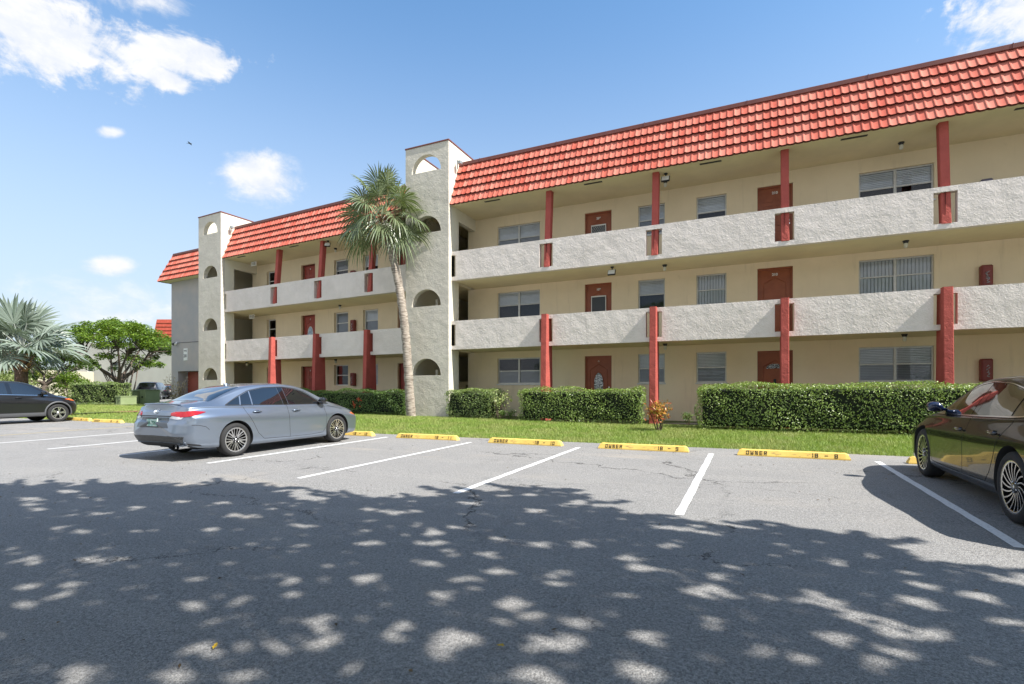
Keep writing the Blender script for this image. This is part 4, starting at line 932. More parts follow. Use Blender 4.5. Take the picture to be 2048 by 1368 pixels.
SUV = dict(SEDAN); SUV.update(K(x0=-2.15, x1=2.10, W=1.855, wb=2.64, r=.355, rimr=.235, arch=.40, archup=.015, rim='five',
    hw=[(-2.15, .70), (-2.08, .82), (-1.9, .88), (-1.4, .925), (0, .91), (1.3, .925), (1.7, .90), (1.95, .78), (2.10, .55)],
    zb=[(-2.15, .42), (-2.0, .32), (-1.5, .27), (0, .25), (1.5, .25), (1.9, .28), (2.10, .38)],
    zs=[(-2.15, 1.08), (-2.0, 1.14), (-1.4, 1.14), (-.5, 1.10), (.5, 1.04), (1.0, 1.01), (1.4, .97), (1.8, .88), (2.0, .80), (2.10, .70)],
    ys=[(-2.15, .66), (-2.0, .78), (-1.4, .83), (0, .855), (1.0, .85), (1.4, .83), (1.8, .75), (2.0, .64), (2.10, .46)],
    zt=[(-2.15, 1.25), (-2.08, 1.38), (-1.95, 1.50), (-1.7, 1.60), (-1.2, 1.635), (-.5, 1.645), (.1, 1.63), (.45, 1.57), (.8, 1.40), (1.15, 1.19), (1.35, 1.09), (1.7, 1.02), (1.95, .92), (2.10, .80)],
    yr=[(-2.15, .58), (-1.9, .64), (-1.2, .62), (0, .62), (.5, .63), (.9, .68), (1.3, .72), (1.7, .62), (2.10, .35)],
    zr=[(-2.15, 1.2), (-2.08, 1.32), (-1.95, 1.43), (-1.7, 1.53), (-1.2, 1.575), (-.5, 1.585), (.1, 1.57), (.45, 1.505), (.8, 1.335), (1.15, 1.125), (1.35, 1.035), (1.7, .965), (1.95, .88), (2.10, .77)],
    rear_z=[(.3, .08), (.5, 0), (.9, .03), (1.6, .1)], front_z=[(.2, -.05), (.5, .0), (.8, -.03), (1.0, -.1)],
    side_windows=[('quarter_window', [(-1.75, 1.22), (-1.28, 1.18)], [(-1.7, 1.36), (-1.24, 1.50)]), ('rear_door_window', [(-1.2, 1.17), (-.2, 1.12)], [(-1.15, 1.51), (-.7, 1.545), (-.23, 1.55)]), ('front_door_window', [(-.06, 1.115), (1.0, 1.065)], [(-.1, 1.55), (.25, 1.515), (.5, 1.43), (.95, 1.13)])],
    pillar=([(-.19, 1.12), (-.07, 1.116)], [(-.22, 1.55), (-.11, 1.55)]),
    gaps=[[(-.12, 1.11), (-.11, .8), (-.1, .42)], [(-.1, .42), (.5, .415), (.88, .43), (.93, .6), (.95, .85), (1.06, 1.02)], [(-1.3, 1.16), (-1.2, .9), (-1.0, .62), (-.85, .43), (-.1, .42)]],
    trims=[([(-1.78, 1.205), (-1.2, 1.158), (-.1, 1.105), (1.02, 1.053)], .014, M_CHROME)],
    handles=[(-.95, 1.02), (.1, .985)], mirror=(.88, 1.12), mirror_mat=M_GLOSSB, sill=([(-.9, .27), (.9, .27)], [(-.88, .40), (.88, .40)]), sill_mat=mat('grey_plastic_cladding', (.085, .088, .095), .55), cladding=True,
    patches=[('windscreen', [(.5, -.55), (.42, 0), (.5, .55)], [(1.2, -.64), (1.32, 0), (1.2, .64)], 'T', M_CARW, K(off=.004, nu=18, nv=10))]
    + mir([('headlight', [(2.0, .80), (1.80, .84), (1.58, .90)], [(1.98, .87), (1.8, .91), (1.58, .915)], 'L', M_AMBER, K(off=.010, nu=10, nv=4))])
    + [('front_grille', [(-.5, .62), (.5, .62)], [(-.55, .74), (.55, .74)], 'F', M_BLACK, K(off=.006)), ('rear_windscreen', [(-.6, 1.2), (.6, 1.2)], [(-.52, 1.5), (.52, 1.5)], 'B', M_CARW, K(off=.006))]))
car3, bd3 = make_car('suv_car', 'charcoal SUV with grey plastic arch trim parked at the far left', 'car', SUV, (-25.95, 9.72, ground_z(-26, 9.7)+.002), M_PCHAR, car_rot())
# ------------------------------------------------------------------ vegetation
def AX(px, y):
    t = (px-1024)/1026; c, s = CPS, SPS; return y*(t*c-s)/(c+t*s)
def AZ(px, py, y):
    x = AX(px, y); return CAMZ+(783-py)*(-x*SPS+y*CPS)/1026
def DP(px, d):          # plan position of a photo column at camera depth d
    r = (px-1024)/1026*d; return (r*CPS-d*SPS, r*SPS+d*CPS)
def gz2(x, y): return ground_z(x, y)
def leaf_quads(P, N, ln, wd, att=None, droop=0.):
    """rhombic leaves at P; N = rough facing direction, jittered"""
    n = len(P); ln = np.broadcast_to(ln, (n,))*rng.uniform(.7, 1.25, n); wd = np.broadcast_to(wd, (n,))*rng.uniform(.75, 1.2, n)
    N = N+rng.normal(0, .55, (n, 3)); N /= np.linalg.norm(N, axis=1)[:, None]; A = rng.normal(0, 1, (n, 3)); A[:, 2] -= droop; A -= N*np.sum(A*N, 1)[:, None]; A /= np.linalg.norm(A, axis=1)[:, None]; B_ = np.cross(N, A)
    V = np.empty((n, 4, 3)); V[:, 0] = P-A*ln[:, None]/2; V[:, 1] = P+B_*wd[:, None]/2+N*.004; V[:, 2] = P+A*ln[:, None]/2; V[:, 3] = P-B_*wd[:, None]/2+N*.004
    a = rng.random(n) if att is None else att
    return V.reshape(-1, 3), np.arange(4*n).reshape(-1, 4), np.repeat(a, 4)
M_HEDGE = leaf_mat('hedge_leaves', (.10, .18, .03), (.37, .48, .13), .38, .28, .6)
M_HEDGEL = leaf_mat('pale_hedge_leaves', (.10, .17, .04), (.32, .40, .14), .38, .3, .6)
M_TWIG = mat('twigs', (.10, .075, .05), .9)
M_CORE = mat('hedge_inner_shade', (.008, .014, .004), 1.)  # near-black colour standing for the shade deep among the leaves
def hedge(x0, x1, y0, y1, h, label, mt=None, dens=900, leaf=.055, T=None, group='clipped hedges', name='hedge', bare=0., rot=0.):
    zb = max(ground_z(x, y) for x in (x0, x1) for y in (y0, y1)); cx, cy = (x0+x1)/2, (y0+y1)/2
    t = thing(name, label, 'hedge', (cx, cy, zb-.05), group)
    fs = [((x1-x0)*h, 0), ((x1-x0)*(y1-y0), 1), ((y1-y0)*h, 2), ((y1-y0)*h, 3), ((x1-x0)*h*.5, 4)]; Ps = []; Ns = []
    for area, k in fs:
        n = int(area*dens); u, v = rng.random(n), rng.random(n); dpt = np.abs(rng.normal(0, .05, n))
        wob = lambda a, b: .05*np.sin(a*2.1+k)+.035*np.sin(a*5.3+b*5)+.03*np.sin(b*9+a*3.)
        if k == 0: X = x0+(x1-x0)*u; Z = zb+h*v; P = np.c_[X, y0+dpt-wob(X, Z), Z]; Nn = (0, -1, .25)
        if k == 1: X = x0+(x1-x0)*u; Y = y0+(y1-y0)*v; P = np.c_[X, Y, zb+h-dpt*.8+wob(X, Y)*.9]; Nn = (0, 0, 1)
        if k == 2: Y = y0+(y1-y0)*u; Z = zb+h*v; P = np.c_[x0+dpt-wob(Y, Z), Y, Z]; Nn = (-1, 0, .2)
        if k == 3: Y = y0+(y1-y0)*u; Z = zb+h*v; P = np.c_[x1-dpt+wob(Y, Z), Y, Z]; Nn = (1, 0, .2)
        if k == 4: X = x0+(x1-x0)*u; Z = zb+h*(.5+v/2); P = np.c_[X, y1-dpt, Z]; Nn = (0, 1, .2)
        # round the long top edges, ragged foot
        e = np.minimum(np.minimum(P[:, 1]-y0, y1-P[:, 1]), np.minimum(P[:, 0]-x0, x1-P[:, 0])); P[:, 2] -= np.where(P[:, 2] > zb+h-.12, np.clip(.10-e, 0, .12)*.8, 0)
        low = (P[:, 2]-zb)/h; keep = rng.random(n) < np.clip(.35+low*4, 0, 1)
        if bare: keep &= rng.random(n) > bare*(.5+.5*np.sin(P[:, 0]*9+P[:, 2]*6))
        P = P[keep]; Ps.append(P); Ns.append(np.tile(Nn, (len(P), 1)))
    P = np.vstack(Ps); N = np.vstack(Ns).astype(float); V, F, a = leaf_quads(P, N, leaf, leaf*.5)
    np_mesh('foliage', V, F, mt or M_HEDGE, t, a)
    m = MB(); m.box(x0+.10, x1-.10, y0+.12, y1-.10, zb+.10, zb+h-.12, .06); c_ = m.build('dark_core', M_CORE, t)  # plain dark box, painted as the shaded inside of the hedge
    m = MB(); x = x0+.15
    while x < x1-.1:
        yb = random.uniform(y0+.15, y1-.2); m.tube([(x, yb, zb-.1), (x+random.uniform(-.06, .06), yb-.03, zb+.16)], [.014, .01], 5); x += random.uniform(.12, .3)
    tag(m.build('stems', M_TWIG, t), kind='stuff')
    return t
hx = lambda px, y: AX(px, y)
hedge(hx(1396, 14.8), 9.5, 14.8, 15.75, 1.22, 'long clipped green hedge from the bare wall gap to the black sedan')
hedge(hx(1036, 15.45), hx(1285, 15.45), 15.45, 16.1, 1.08, 'clipped hedge in front of the first red column and oval-glass door')
hedge(hx(890, 15.7), hx(982, 15.7), 15.7, 16.9, 1.0, 'short pale clipped hedge against the right stair tower', M_HEDGEL)
M_LHEDGE = leaf_mat('left_hedge_leaves', (.045, .11, .02), (.16, .25, .06), .38, .28, .6)
h4 = hedge(-22.4, hx(806, 16.0)+.05, 16.0, 16.9, .98, 'dark clipped hedge with small red flowers left of the leaning palm', M_LHEDGE)
# red flowers in that hedge
P = np.c_[rng.uniform(-20, -12.9, 60), 15.94+rng.uniform(-.05, .03, 60), rng.uniform(.6, 1.2, 60)]; P = P[(np.sin(P[:, 0]*3) > .2)]
M_FLOWR = leaf_mat('red_flower', (.55, .02, .015), (.7, .08, .03), .5, .2)
V, F, a = leaf_quads(np.repeat(P, 4, 0)+rng.normal(0, .03, (len(P)*4, 3)), np.tile((0, -1., .3), (len(P)*4, 1)), .06, .05); tag(np_mesh('flowers', V, F, M_FLOWR, h4, a), kind='stuff')

def shrub(name, label, base, stems, h, rad, mt, nl, leaf, cat='shrub', aspect=.4, stemr=.012, bend=.25, top=.35, group=None):
    """upright stems ending in tufts of leaves"""
    t = thing(name, label, cat, base, group); m = MB(); Ps = []
    for k in range(stems):
        a = 2*math.pi*k/stems+random.uniform(-.4, .4); rr = rad*random.uniform(.3, 1); hh = h*random.uniform(.7, 1)
        p0 = Vector(base)+Vector((math.cos(a)*rad*.12, math.sin(a)*rad*.12, -.05)); p2 = Vector(base)+Vector((math.cos(a)*rr, math.sin(a)*rr, hh)); p1 = p0.lerp(p2, .5)+Vector((math.cos(a+1), math.sin(a+1), 0))*-rad*bend+Vector((0, 0, -.1*h))
        m.tube([p0, p1, p2], [stemr, stemr*.8, stemr*.4], 5)
        n = nl//stems; tt = 1-rng.random(n)*top; pp = np.array([(p1.lerp(p2, x*2-1) if x > .5 else p0.lerp(p1, x*2))[:] for x in tt]); Ps.append(pp+rng.normal(0, leaf*.55, (n, 3)))
    m.build('stems', M_TWIG, t); P = np.vstack(Ps); V, F, a = leaf_quads(P, np.tile((0, -.3, 1.), (len(P), 1)), leaf, leaf*aspect); np_mesh('foliage', V, F, mt, t, a); return t
M_CROTON = leaf_mat('croton_leaves', (.38, .05, .02), (.50, .36, .06), .4, .25)
shrub('croton_shrub', 'small croton bush with red and yellow leaves on the grass by a red column', (AX(1318, 14.15), 14.15, ground_z(-2, 14.15)), 8, .82, .34, M_CROTON, 520, .12, 'shrub', .32, .017)
M_PALEL = leaf_mat('pale_leaves', (.16, .22, .06), (.38, .42, .18), .4, .3)
shrub('bare_shrub', 'thin leggy shrub with few pale leaves between two hedges', (AX(998, 15.9), 15.9, ground_z(-9, 15.9)), 6, 1.05, .42, M_PALEL, 150, .11, 'shrub', .5, .014, .3, .25)
shrub('low_plant', 'low dark leafy plant at the wall beside the long hedge', (AX(1376, 16.2), 16.2, ground_z(-1, 16.2)), 6, .42, .2, M_LHEDGE, 160, .075, 'plant', .5, .008)
shrub('low_plant', 'low dark plant at the foot of the thin leggy shrub', (AX(1018, 15.9), 15.8, ground_z(-8.3, 15.8)), 8, .35, .35, M_LHEDGE, 260, .075, 'plant', .5, .008)
M_VARIEG = leaf_mat('cream_leaves', (.42, .36, .22), (.62, .50, .40), .5, .3)
q = T2 @ Vector((-32.6, 17.7, 0))
shrub('variegated_shrub', 'pale pinkish shrub in front of the red garage door', (q.x, q.y, ground_z(q.x, q.y)), 11, 1.9, .75, M_VARIEG, 560, .16, 'shrub', .3, .014, .2, .6)

# ---- palms
def leaflet_fan(m, c, ax, side, nrm, n, R_, spread, droop, split, wmul=1., stiff=1.):
    m.smooth = False; dth = 2*spread/(n-1)
    for k in range(n):
        th = -spread+dth*k; d = ax*math.cos(th)+side*math.sin(th); L = R_*(.72+.28*math.cos(th*.75))*random.uniform(.9, 1.06); s_ = d.cross(nrm).normalized(); ids = []; av = random.random(); segs = 7
        dr = droop*random.uniform(.7, 1.35); m.av = av; jit = side*random.uniform(-.04, .04)+nrm*random.uniform(-.05, .05)
        for i in range(segs+1):
            t = i/segs; w_ = min(L*t*math.tan(dth/2)*1.1, L*split*math.tan(dth/2)*1.1)*wmul
            if t > split: w_ *= max(.06, 1-((t-split)/(1-split))**1.3)
            p = c+d*L*t*(1-.18*max(0, t-.5)*droop)+nrm*(.10*R_*math.sin(t*2.2)*stiff)+Vector((0, 0, -1))*dr*L*max(0, t-.3)**2*1.3+jit*t*L
            z = .35*w_*(1 if k % 2 else -1); ids.append((m.V(p-s_*w_+nrm*z), m.V(p+s_*w_-nrm*z)))
        for i in range(segs): m.F(ids[i][0], ids[i][1], ids[i+1][1], ids[i+1][0])
    m.av = 0
def frond(mf, mp, o, az, el, pl, R_, n, spread, droop, split, wmul=1., pr=.018, hang=.35):
    d = Vector((math.cos(az)*math.cos(el), math.sin(az)*math.cos(el), math.sin(el))); pts = [o+d*.1]
    for i in range(1, 6): t = i/5; pts.append(o+d*(.1+pl*t)+Vector((0, 0, -1))*pl*.10*t*t)
    mp.tube(pts, [pr, pr*.9, pr*.8, pr*.7, pr*.6, pr*.45], 5); ax = (pts[-1]-pts[-2]).normalized(); side = ax.cross(Vector((0, 0, 1)))
    side = side.normalized() if side.length > .05 else Vector((1, 0, 0)); roll = random.uniform(-1.15, 1.15); nrm = side.cross(ax).normalized(); side = (side*math.cos(roll)+nrm*math.sin(roll)).normalized(); ax = (ax+Vector((0, 0, -hang*random.uniform(.4, 1.2)))).normalized(); side = (side-ax*side.dot(ax)).normalized(); nrm = side.cross(ax).normalized()
    leaflet_fan(mf, pts[-1], ax, side, nrm, n, R_, spread, droop, split, wmul)
M_PALM = leaf_mat('fan_palm_leaves', (.065, .095, .04), (.21, .255, .14), .34, .18, .7)
M_PTRK = mat('palm_trunk', (.30, .25, .20), .9, extra=lambda t, b, co, c: (t.put(b.inputs['Base Color'], t.mix(t.ramp(t.noise(t.vm('MULTIPLY', co, (3, 3, 26)), 1.6, 4, .65), .35, .62), (.13, .10, .08), (.42, .37, .31))), t.l.new((lambda n_: (t.put(n_.inputs['Height'], t.noise(t.vm('MULTIPLY', co, (4, 4, 30)), 1.6, 4, .7)), n_.outputs[0])[1])(t.new('ShaderNodeBump')), b.inputs['Normal'])))
M_BOOT = mat('palm_boots', (.32, .19, .11), .9, bump=(20, .8, .03, 'FBM'), var=(6, (.16, .09, .05), .2))
M_PETI = mat('palm_petiole', (.28, .26, .12), .6)
PY_ = 15.75
path = [(823, 838), (820, 790), (817, 730), (814, 680), (808, 620), (799, 560), (787, 505), (778, 470), (773, 440)]
pts = [Vector((AX(a, PY_), PY_-.02*i, AZ(a, b, PY_))) for i, (a, b) in enumerate(path)]
palm = thing('fan_palm', 'tall leaning fan palm in front of the right stair tower', 'palm tree', tuple(pts[0]))
sm = [Vector(p) for p in catmull([tuple(p) for p in pts], 8)]; m = MB(); m.smooth = True
rad = [.165+.02*max(0, 1-i/10)+.012*math.sin(i*2.1)+random.uniform(-.006, .006)-.02*min(1, i/60) for i in range(len(sm))]
m.tube(sm, rad, 16); m.build('trunk', M_PTRK, palm)
m = MB()
for k in range(46):
    t = k/46; i = int(len(sm)-14+13*t); p = sm[min(i, len(sm)-1)]+Vector((0, 0, .05)); a = k*2.4; r_ = .15; d = Vector((math.cos(a), math.sin(a), .9)).normalized(); s_ = Vector((-math.sin(a), math.cos(a), 0)); o = p+Vector((math.cos(a), math.sin(a), 0))*r_
    L = random.uniform(.12, .24); m.quad(o-s_*.06, o+s_*.06, o+s_*.028+d*L, o-s_*.028+d*L); m.quad(o-s_*.06-Vector((0, 0, .05)), o+s_*.06-Vector((0, 0, .05)), o+s_*.028+d*L+Vector((math.cos(a)*.03, math.sin(a)*.03, -.02)), o-s_*.028+d*L)
m.build('leaf_bases', M_BOOT, palm)
top = sm[-1]; mf = MB(); mp = MB(); nf = 35
for k in range(nf):
    az = k*2.39996; f = k/(nf-1); el = R(82-122*f**.9)+random.uniform(-.1, .1)
    frond(mf, mp, top+Vector((0, 0, .15*(1-f))), az, el, random.uniform(.75, 1.08), random.uniform(.88, 1.06), 36, R(150), .25+.4*f, .5, .75, hang=.12+.42*f)
mf.build('fronds', M_PALM, palm, fix=False); mp.build('petioles', M_PETI, palm)
# silver palm at the left edge
M_SILV = leaf_mat('silver_palm_leaves', (.12, .16, .125), (.27, .32, .275), .42, .12, .5)
bx, by = DP(43, 26.); bz = ground_z(bx, by)
bis = thing('silver_palm', 'broad silver-grey fan palm behind the charcoal SUV', 'palm tree', (bx, by, bz))
m = MB(); m.smooth = True; m.tube([(bx, by, bz-.1), (bx, by, bz+1.), (bx-.02, by, bz+2.2), (bx, by, bz+2.9)], [.33, .27, .26, .30], 18); m.build('trunk', mat('silver_palm_trunk', (.16, .11, .085), .9, bump=(14, .9, .05, 'FBM'), var=(5, (.08, .055, .045), .2)), bis)
m = MB()
for k in range(26):
    a = k*2.4; d = Vector((math.cos(a), math.sin(a), 1.1)).normalized(); s_ = Vector((-math.sin(a), math.cos(a), 0)); o = Vector((bx, by, bz+2.1+k*.03))+Vector((math.cos(a), math.sin(a), 0))*.27
    m.quad(o-s_*.13, o+s_*.13, o+s_*.05+d*.4, o-s_*.05+d*.4)
m.build('leaf_bases', M_BOOT, bis)
mf = MB(); mp = MB(); nf = 24
for k in range(nf):
    az = k*2.39996+.5; f = k/(nf-1); el = R(84-96*f**.9)+random.uniform(-.12, .12)
    frond(mf, mp, Vector((bx, by, bz+3.25)), az, el, random.uniform(1.15, 1.5), random.uniform(1.35, 1.6), 40, R(145), .10+.15*f, .6, .95, .045, hang=.1)
mf.build('fronds', M_SILV, bis, fix=False); mp.build('petioles', mat('silver_petiole', (.35, .38, .34), .6), bis)

# ---- broadleaf trees
M_FICUS = leaf_mat('bright_tree_leaves', (.045, .11, .012), (.20, .30, .035), .4, .3, .5)
M_DTREE = leaf_mat('dark_tree_leaves', (.025, .055, .012), (.085, .14, .03), .45, .25, .4)
M_YTREE = leaf_mat('yellow_green_leaves', (.13, .18, .03), (.30, .34, .09), .45, .3, .4)
M_BARK = mat('tree_bark', (.13, .10, .08), .95, bump=(9, .8, .04, 'FBM'), var=(3, (.07, .055, .045), .2))
M_BARKP = mat('aerial_root_bark', (.22, .17, .14), .95, bump=(12, .8, .03, 'FBM'), var=(4, (.12, .09, .075), .2))
def tree(name, label, base, h, rad, mt, ncl, nleaf, leaf, flat=.45, low=.45, trunk=.2, limbs=6, cat='tree', group=None, roots=0, fork=.3, cl=None, bark=None):
    """trunk and forking limbs carrying leaf clusters spread over an uneven crown"""
    t = thing(name, label, cat, tuple(base), group); b = Vector(base); m = MB(); m.smooth = True; f = b+Vector((random.uniform(-.2, .2), random.uniform(-.2, .2), h*fork))
    m.tube([b-Vector((0, 0, .15)), b.lerp(f, .5)+Vector((random.uniform(-.1, .1)*trunk*3, 0, 0)), f], [trunk*1.25, trunk, trunk*.85], 12)
    cs = []; ends = []
    for k in range(limbs):
        a = 2*math.pi*k/limbs+random.uniform(-.35, .35); rr = rad*random.uniform(.45, .7); e = b+Vector((math.cos(a)*rr, math.sin(a)*rr, h*random.uniform(low+.08, .78))); mid = f.lerp(e, .5)+Vector((random.uniform(-.3, .3), random.uniform(-.3, .3), -.04*h)); ends.append((mid, e))
        m.tube([Vector(p) for p in catmull([tuple(f), tuple(f.lerp(mid, .5)+Vector((0, 0, .1))), tuple(mid), tuple(e)], 4)], list(np.linspace(trunk*.6, trunk*.22, 13)), 8)
    P = []; W_ = []
    for k in range(ncl):
        a = random.uniform(0, 2*math.pi); u = math.sqrt(random.random()); ru = rad*u*random.uniform(.9, 1.08); zt = low+(1-low)*math.sqrt(max(0, 1-(u*.93)**2)); z = h*(zt if random.random() < .72 else random.uniform(low, zt)); c = b+Vector((math.cos(a)*ru, math.sin(a)*ru, z-random.random()*.05*h)); cs.append(c)
        mid, e = min(ends, key=lambda q: (q[1]-c).length); m.tube([e.lerp(mid, .3), e.lerp(c, .55)+Vector((0, 0, -.1)), c], [trunk*.16, trunk*.1, trunk*.04], 5)
    m.build('trunk', bark or M_BARK, t); cr = cl or rad*.17; n = nleaf//ncl; att = []
    for c in cs:
        s_ = cr*random.uniform(.6, 1.35); q = rng.normal(0, 1, (n, 3)); q /= np.maximum(1e-3, np.linalg.norm(q, axis=1))[:, None]; q *= (rng.random(n)**.45)[:, None]*s_; q[:, 2] *= flat+.1; P.append(q+np.array(c)); att.append(np.clip(rng.random(n)*.75+random.random()*.35, 0, 1))
    P = np.vstack(P); V, F, a = leaf_quads(P, np.tile((0, 0, 1.), (len(P), 1)), leaf, leaf*.5, np.concatenate(att)); np_mesh('crown', V, F, mt, t, a)
    if roots:
        r_ = MB(); r_.smooth = True
        for k in range(roots):
            a = random.uniform(0, 2*math.pi); q0 = f.lerp(ends[k % limbs][1], random.uniform(.1, .6)); g = b+Vector((math.cos(a)*random.uniform(.2, 1.4), math.sin(a)*random.uniform(.2, 1.0), -.1)); r_.tube([q0, q0.lerp(g, .5)+Vector((random.uniform(-.15, .15), 0, 0)), g], [.03, .035, .06], 6)
        r_.build('aerial_roots', M_BARKP, t)
    return t
def at(px, d): x, y = DP(px, d); return (x, y, ground_z(x, y))
tree('banyan_tree', 'spreading bright green tree with twisting limbs and hanging roots', at(240, 43), 6.7, 4.4, M_FICUS, 140, 27000, .20, .5, .44, .26, 8, roots=22, fork=.22, cl=.62)
tree('dark_tree', 'dark leafy tree behind the silver palm trunk', at(92, 36), 4.4, 2.6, M_DTREE, 60, 8000, .2, .5, .4, .2, 6, cl=.5)
tree('dark_tree', 'dark tree at the left edge below the silver palm fronds', at(2, 38), 4.6, 2.8, M_DTREE, 60, 7000, .2, .5, .38, .2, 6, cl=.5)
tree('yellow_green_shrub', 'loose yellow-green bush between the silver palm and the small far trees', at(88, 40), 2.5, 1.7, M_YTREE, 40, 4500, .16, .7, .15, .1, 6, 'shrub', fork=.12, cl=.42)
tree('pale_shrub', 'pale wispy bush at the left of the silver palm trunk', at(8, 32), 2.1, 1.5, M_PALEL, 34, 3000, .15, .7, .15, .08, 6, 'shrub', fork=.12, cl=.4)
for i, (px, d, h_, r_) in enumerate(((128, 95, 5.2, 3.6), (104, 105, 4.2, 3.6), (150, 100, 4.0, 3.4))):
    tree('distant_tree', ('rounded distant green tree nearest the grey end wall', 'lowest distant tree showing beside the yellow-green bush', 'distant tree partly behind the clipped hedge and grey wall')[i], at(px, d), h_, r_, M_DTREE, 50, 4200, .3, .6, .2, .2, 5, group='distant trees', cl=.9)
tree('round_bush', 'rounded bright bush at the left end of the far hedge', at(140, 35.5), 2.15, 1.15, M_FICUS, 36, 3600, .13, .8, .1, .08, 6, 'shrub', fork=.1, cl=.35)
# far hedge on the lawn
ax0, ay0 = DP(152, 34.5); ax1, ay1 = DP(250, 33.5)
fh = hedge(-.5*math.hypot(ax1-ax0, ay1-ay0), .5*math.hypot(ax1-ax0, ay1-ay0), 0, 1.0, 1.42, 'sparse clipped hedge with bare stems beside the green utility boxes', M_HEDGEL, 520, .085, name='hedge', bare=.5)
fh.location = ((ax0+ax1)/2, (ay0+ay1)/2, ground_z(-30, ay0)+.02); fh.rotation_euler = (0, 0, math.atan2(ay1-ay0, ax1-ax0))

# the big tree overhead, behind the camera, that shades the near asphalt
edge = [(-14, 1.5), (-9.5, 3.55), (-8.06, 4.33), (-6.95, 4.68), (-6.27, 5.09), (-5.3, 4.6), (-4.75, 4.25), (-4.5, 4.85), (-3.9, 5.05), (-3.44, 5.5), (-2.69, 6.30), (-2.1, 6.2), (-1.59, 5.75), (-.95, 5.0), (-.5, 4.9), (0, 5.24), (.5, 5.3), (.85, 5.5), (1.13, 5.1), (1.63, 4.4), (2.3, 3.9), (3.2, 2.8), (4.0, 0), (4.2, -7)]
def gp(px, py):
    t = (px-1024)/1026; v = (py-783)/1026; d = CAMZ/(v+.0125*(t*SPS+CPS)); r = t*d; return r*CPS-d*SPS, r*SPS+d*CPS
gaps = []
for px, py, wpx, hpx in ((50, 997, 60, 14), (130, 982, 80, 10), (165, 995, 40, 9), (190, 1000, 45, 8), (75, 1018, 60, 8), (60, 1008, 60, 8), (365, 1002, 60, 8), (440, 1005, 55, 8), (270, 1014, 50, 9), (200, 1026, 50, 6), (480, 1030, 90, 12), (540, 1016, 30, 6), (420, 1058, 50, 10), (110, 1056, 60, 12), (160, 1062, 60, 12), (225, 1066, 40, 8), (60, 1120, 110, 26), (190, 1098, 60, 12), (180, 1118, 90, 10), (60, 1172, 60, 22), (140, 1168, 55, 22), (50, 1208, 60, 20), (120, 1190, 60, 12), (378, 1212, 80, 22), (430, 1238, 40, 14), (400, 1298, 90, 40), (170, 1345, 110, 44), (350, 1350, 140, 40), (550, 1290, 80, 46), (645, 1278, 80, 50),
    (600, 1090, 40, 10), (580, 1160, 50, 18), (480, 1350, 90, 40), (625, 1240, 60, 30), (690, 1330, 60, 40), (600, 1050, 60, 9), (735, 1018, 45, 8), (770, 1023, 80, 9), (820, 1022, 40, 9), (860, 1066, 45, 14), (860, 1083, 60, 12), (735, 1085, 50, 14), (905, 1053, 60, 9), (980, 1076, 70, 11), (965, 1107, 50, 14), (1065, 1088, 70, 16), (1150, 1088, 60, 10), (1000, 950, 1, 1), (850, 1122, 80, 18), (900, 1106, 50, 12), (1160, 1006, 110, 16), (1060, 1020, 60, 7), (930, 1005, 60, 8), (1000, 990, 40, 5), (1050, 988, 40, 5), (1240, 1115, 60, 9), (1280, 1135, 90, 11), (985, 1140, 70, 13), (935, 1156, 60, 13), (730, 1158, 50, 22), (840, 1185, 60, 16), (880, 1188, 60, 13), (1010, 1206, 60, 20), (790, 1215, 50, 24), (1150, 1242, 90, 22), (1050, 1232, 60, 18), (900, 1275, 100, 52), (775, 1255, 80, 44), (1070, 1286, 90, 36), (1130, 1280, 60, 28), (1060, 1350, 90, 40), (1280, 1345, 110, 48), (1280, 1270, 70, 22), (1235, 1188, 50, 14), (1380, 1180, 60, 22), (1430, 1155, 50, 12), (1390, 1184, 50, 16), (1440, 1186, 45, 14), (1515, 1190, 50, 11), (1640, 1205, 110, 20), (1620, 1186, 60, 12), (1650, 1120, 60, 12), (1700, 1232, 90, 14), (1760, 1245, 70, 12), (1810, 1200, 80, 16), (1940, 1190, 90, 20), (1660, 1275, 90, 24), (1750, 1258, 60, 18), (1840, 1265, 80, 18), (1780, 1300, 70, 18), (1740, 1320, 60, 14), (1820, 1165, 60, 12), (1900, 1150, 70, 9), (1640, 1066, 40, 5), (1520, 1065, 40, 5), (2000, 1240, 60, 14), (1580, 1315, 60, 22), (1420, 1240, 50, 14), (1330, 1090, 40, 9), (1100, 1165, 60, 10)):
    gx, gy = gp(px, py); x2, _ = gp(px+wpx/2, py); _, y1 = gp(px, py-hpx/2); _, y2 = gp(px, py+hpx/2); gaps.append((gx, gy, max(.045, abs(gp(px+wpx/2, py)[0]-gx)*.95), max(.045, abs(y1-y2)/2*.95), random.uniform(-.3, .3)))
for k in range(130): gaps.append((random.uniform(-9, 3), random.uniform(1, 6), random.uniform(.02, .05), random.uniform(.02, .045), 0))
for k in range(60): gaps.append((random.uniform(-14, 4), random.uniform(-7, 1.0), random.uniform(.05, .16), random.uniform(.05, .14), 0))
G_ = np.array(gaps)
def canopy_points(n):
    gx = rng.uniform(-14, 4.2, n); gy = rng.uniform(-3, 6.6, n); e = np.interp(gx, *zip(*edge)); e = e+.10*np.sin(gx*9)+.07*np.sin(gx*23+1); fr = e-gy; k = fr > 0
    k &= (fr > .35) | (rng.random(n) < .35+fr*1.9)
    dx = gx[:, None]-G_[None, :, 0]; dy = gy[:, None]-G_[None, :, 1]; inside = ((dx/(G_[None, :, 2]*.88+.03))**2+(dy/(G_[None, :, 3]*.88+.03))**2).min(1)+.75*np.sin(gx*29+gy*17)*np.sin(gx*13-gy*31+2)+.3*np.sin(gx*61)*np.sin(gy*53) < 1; k &= ~inside
    return gx[k], gy[k]
gx, gy = canopy_points(150000); tx_, ty_ = [], []
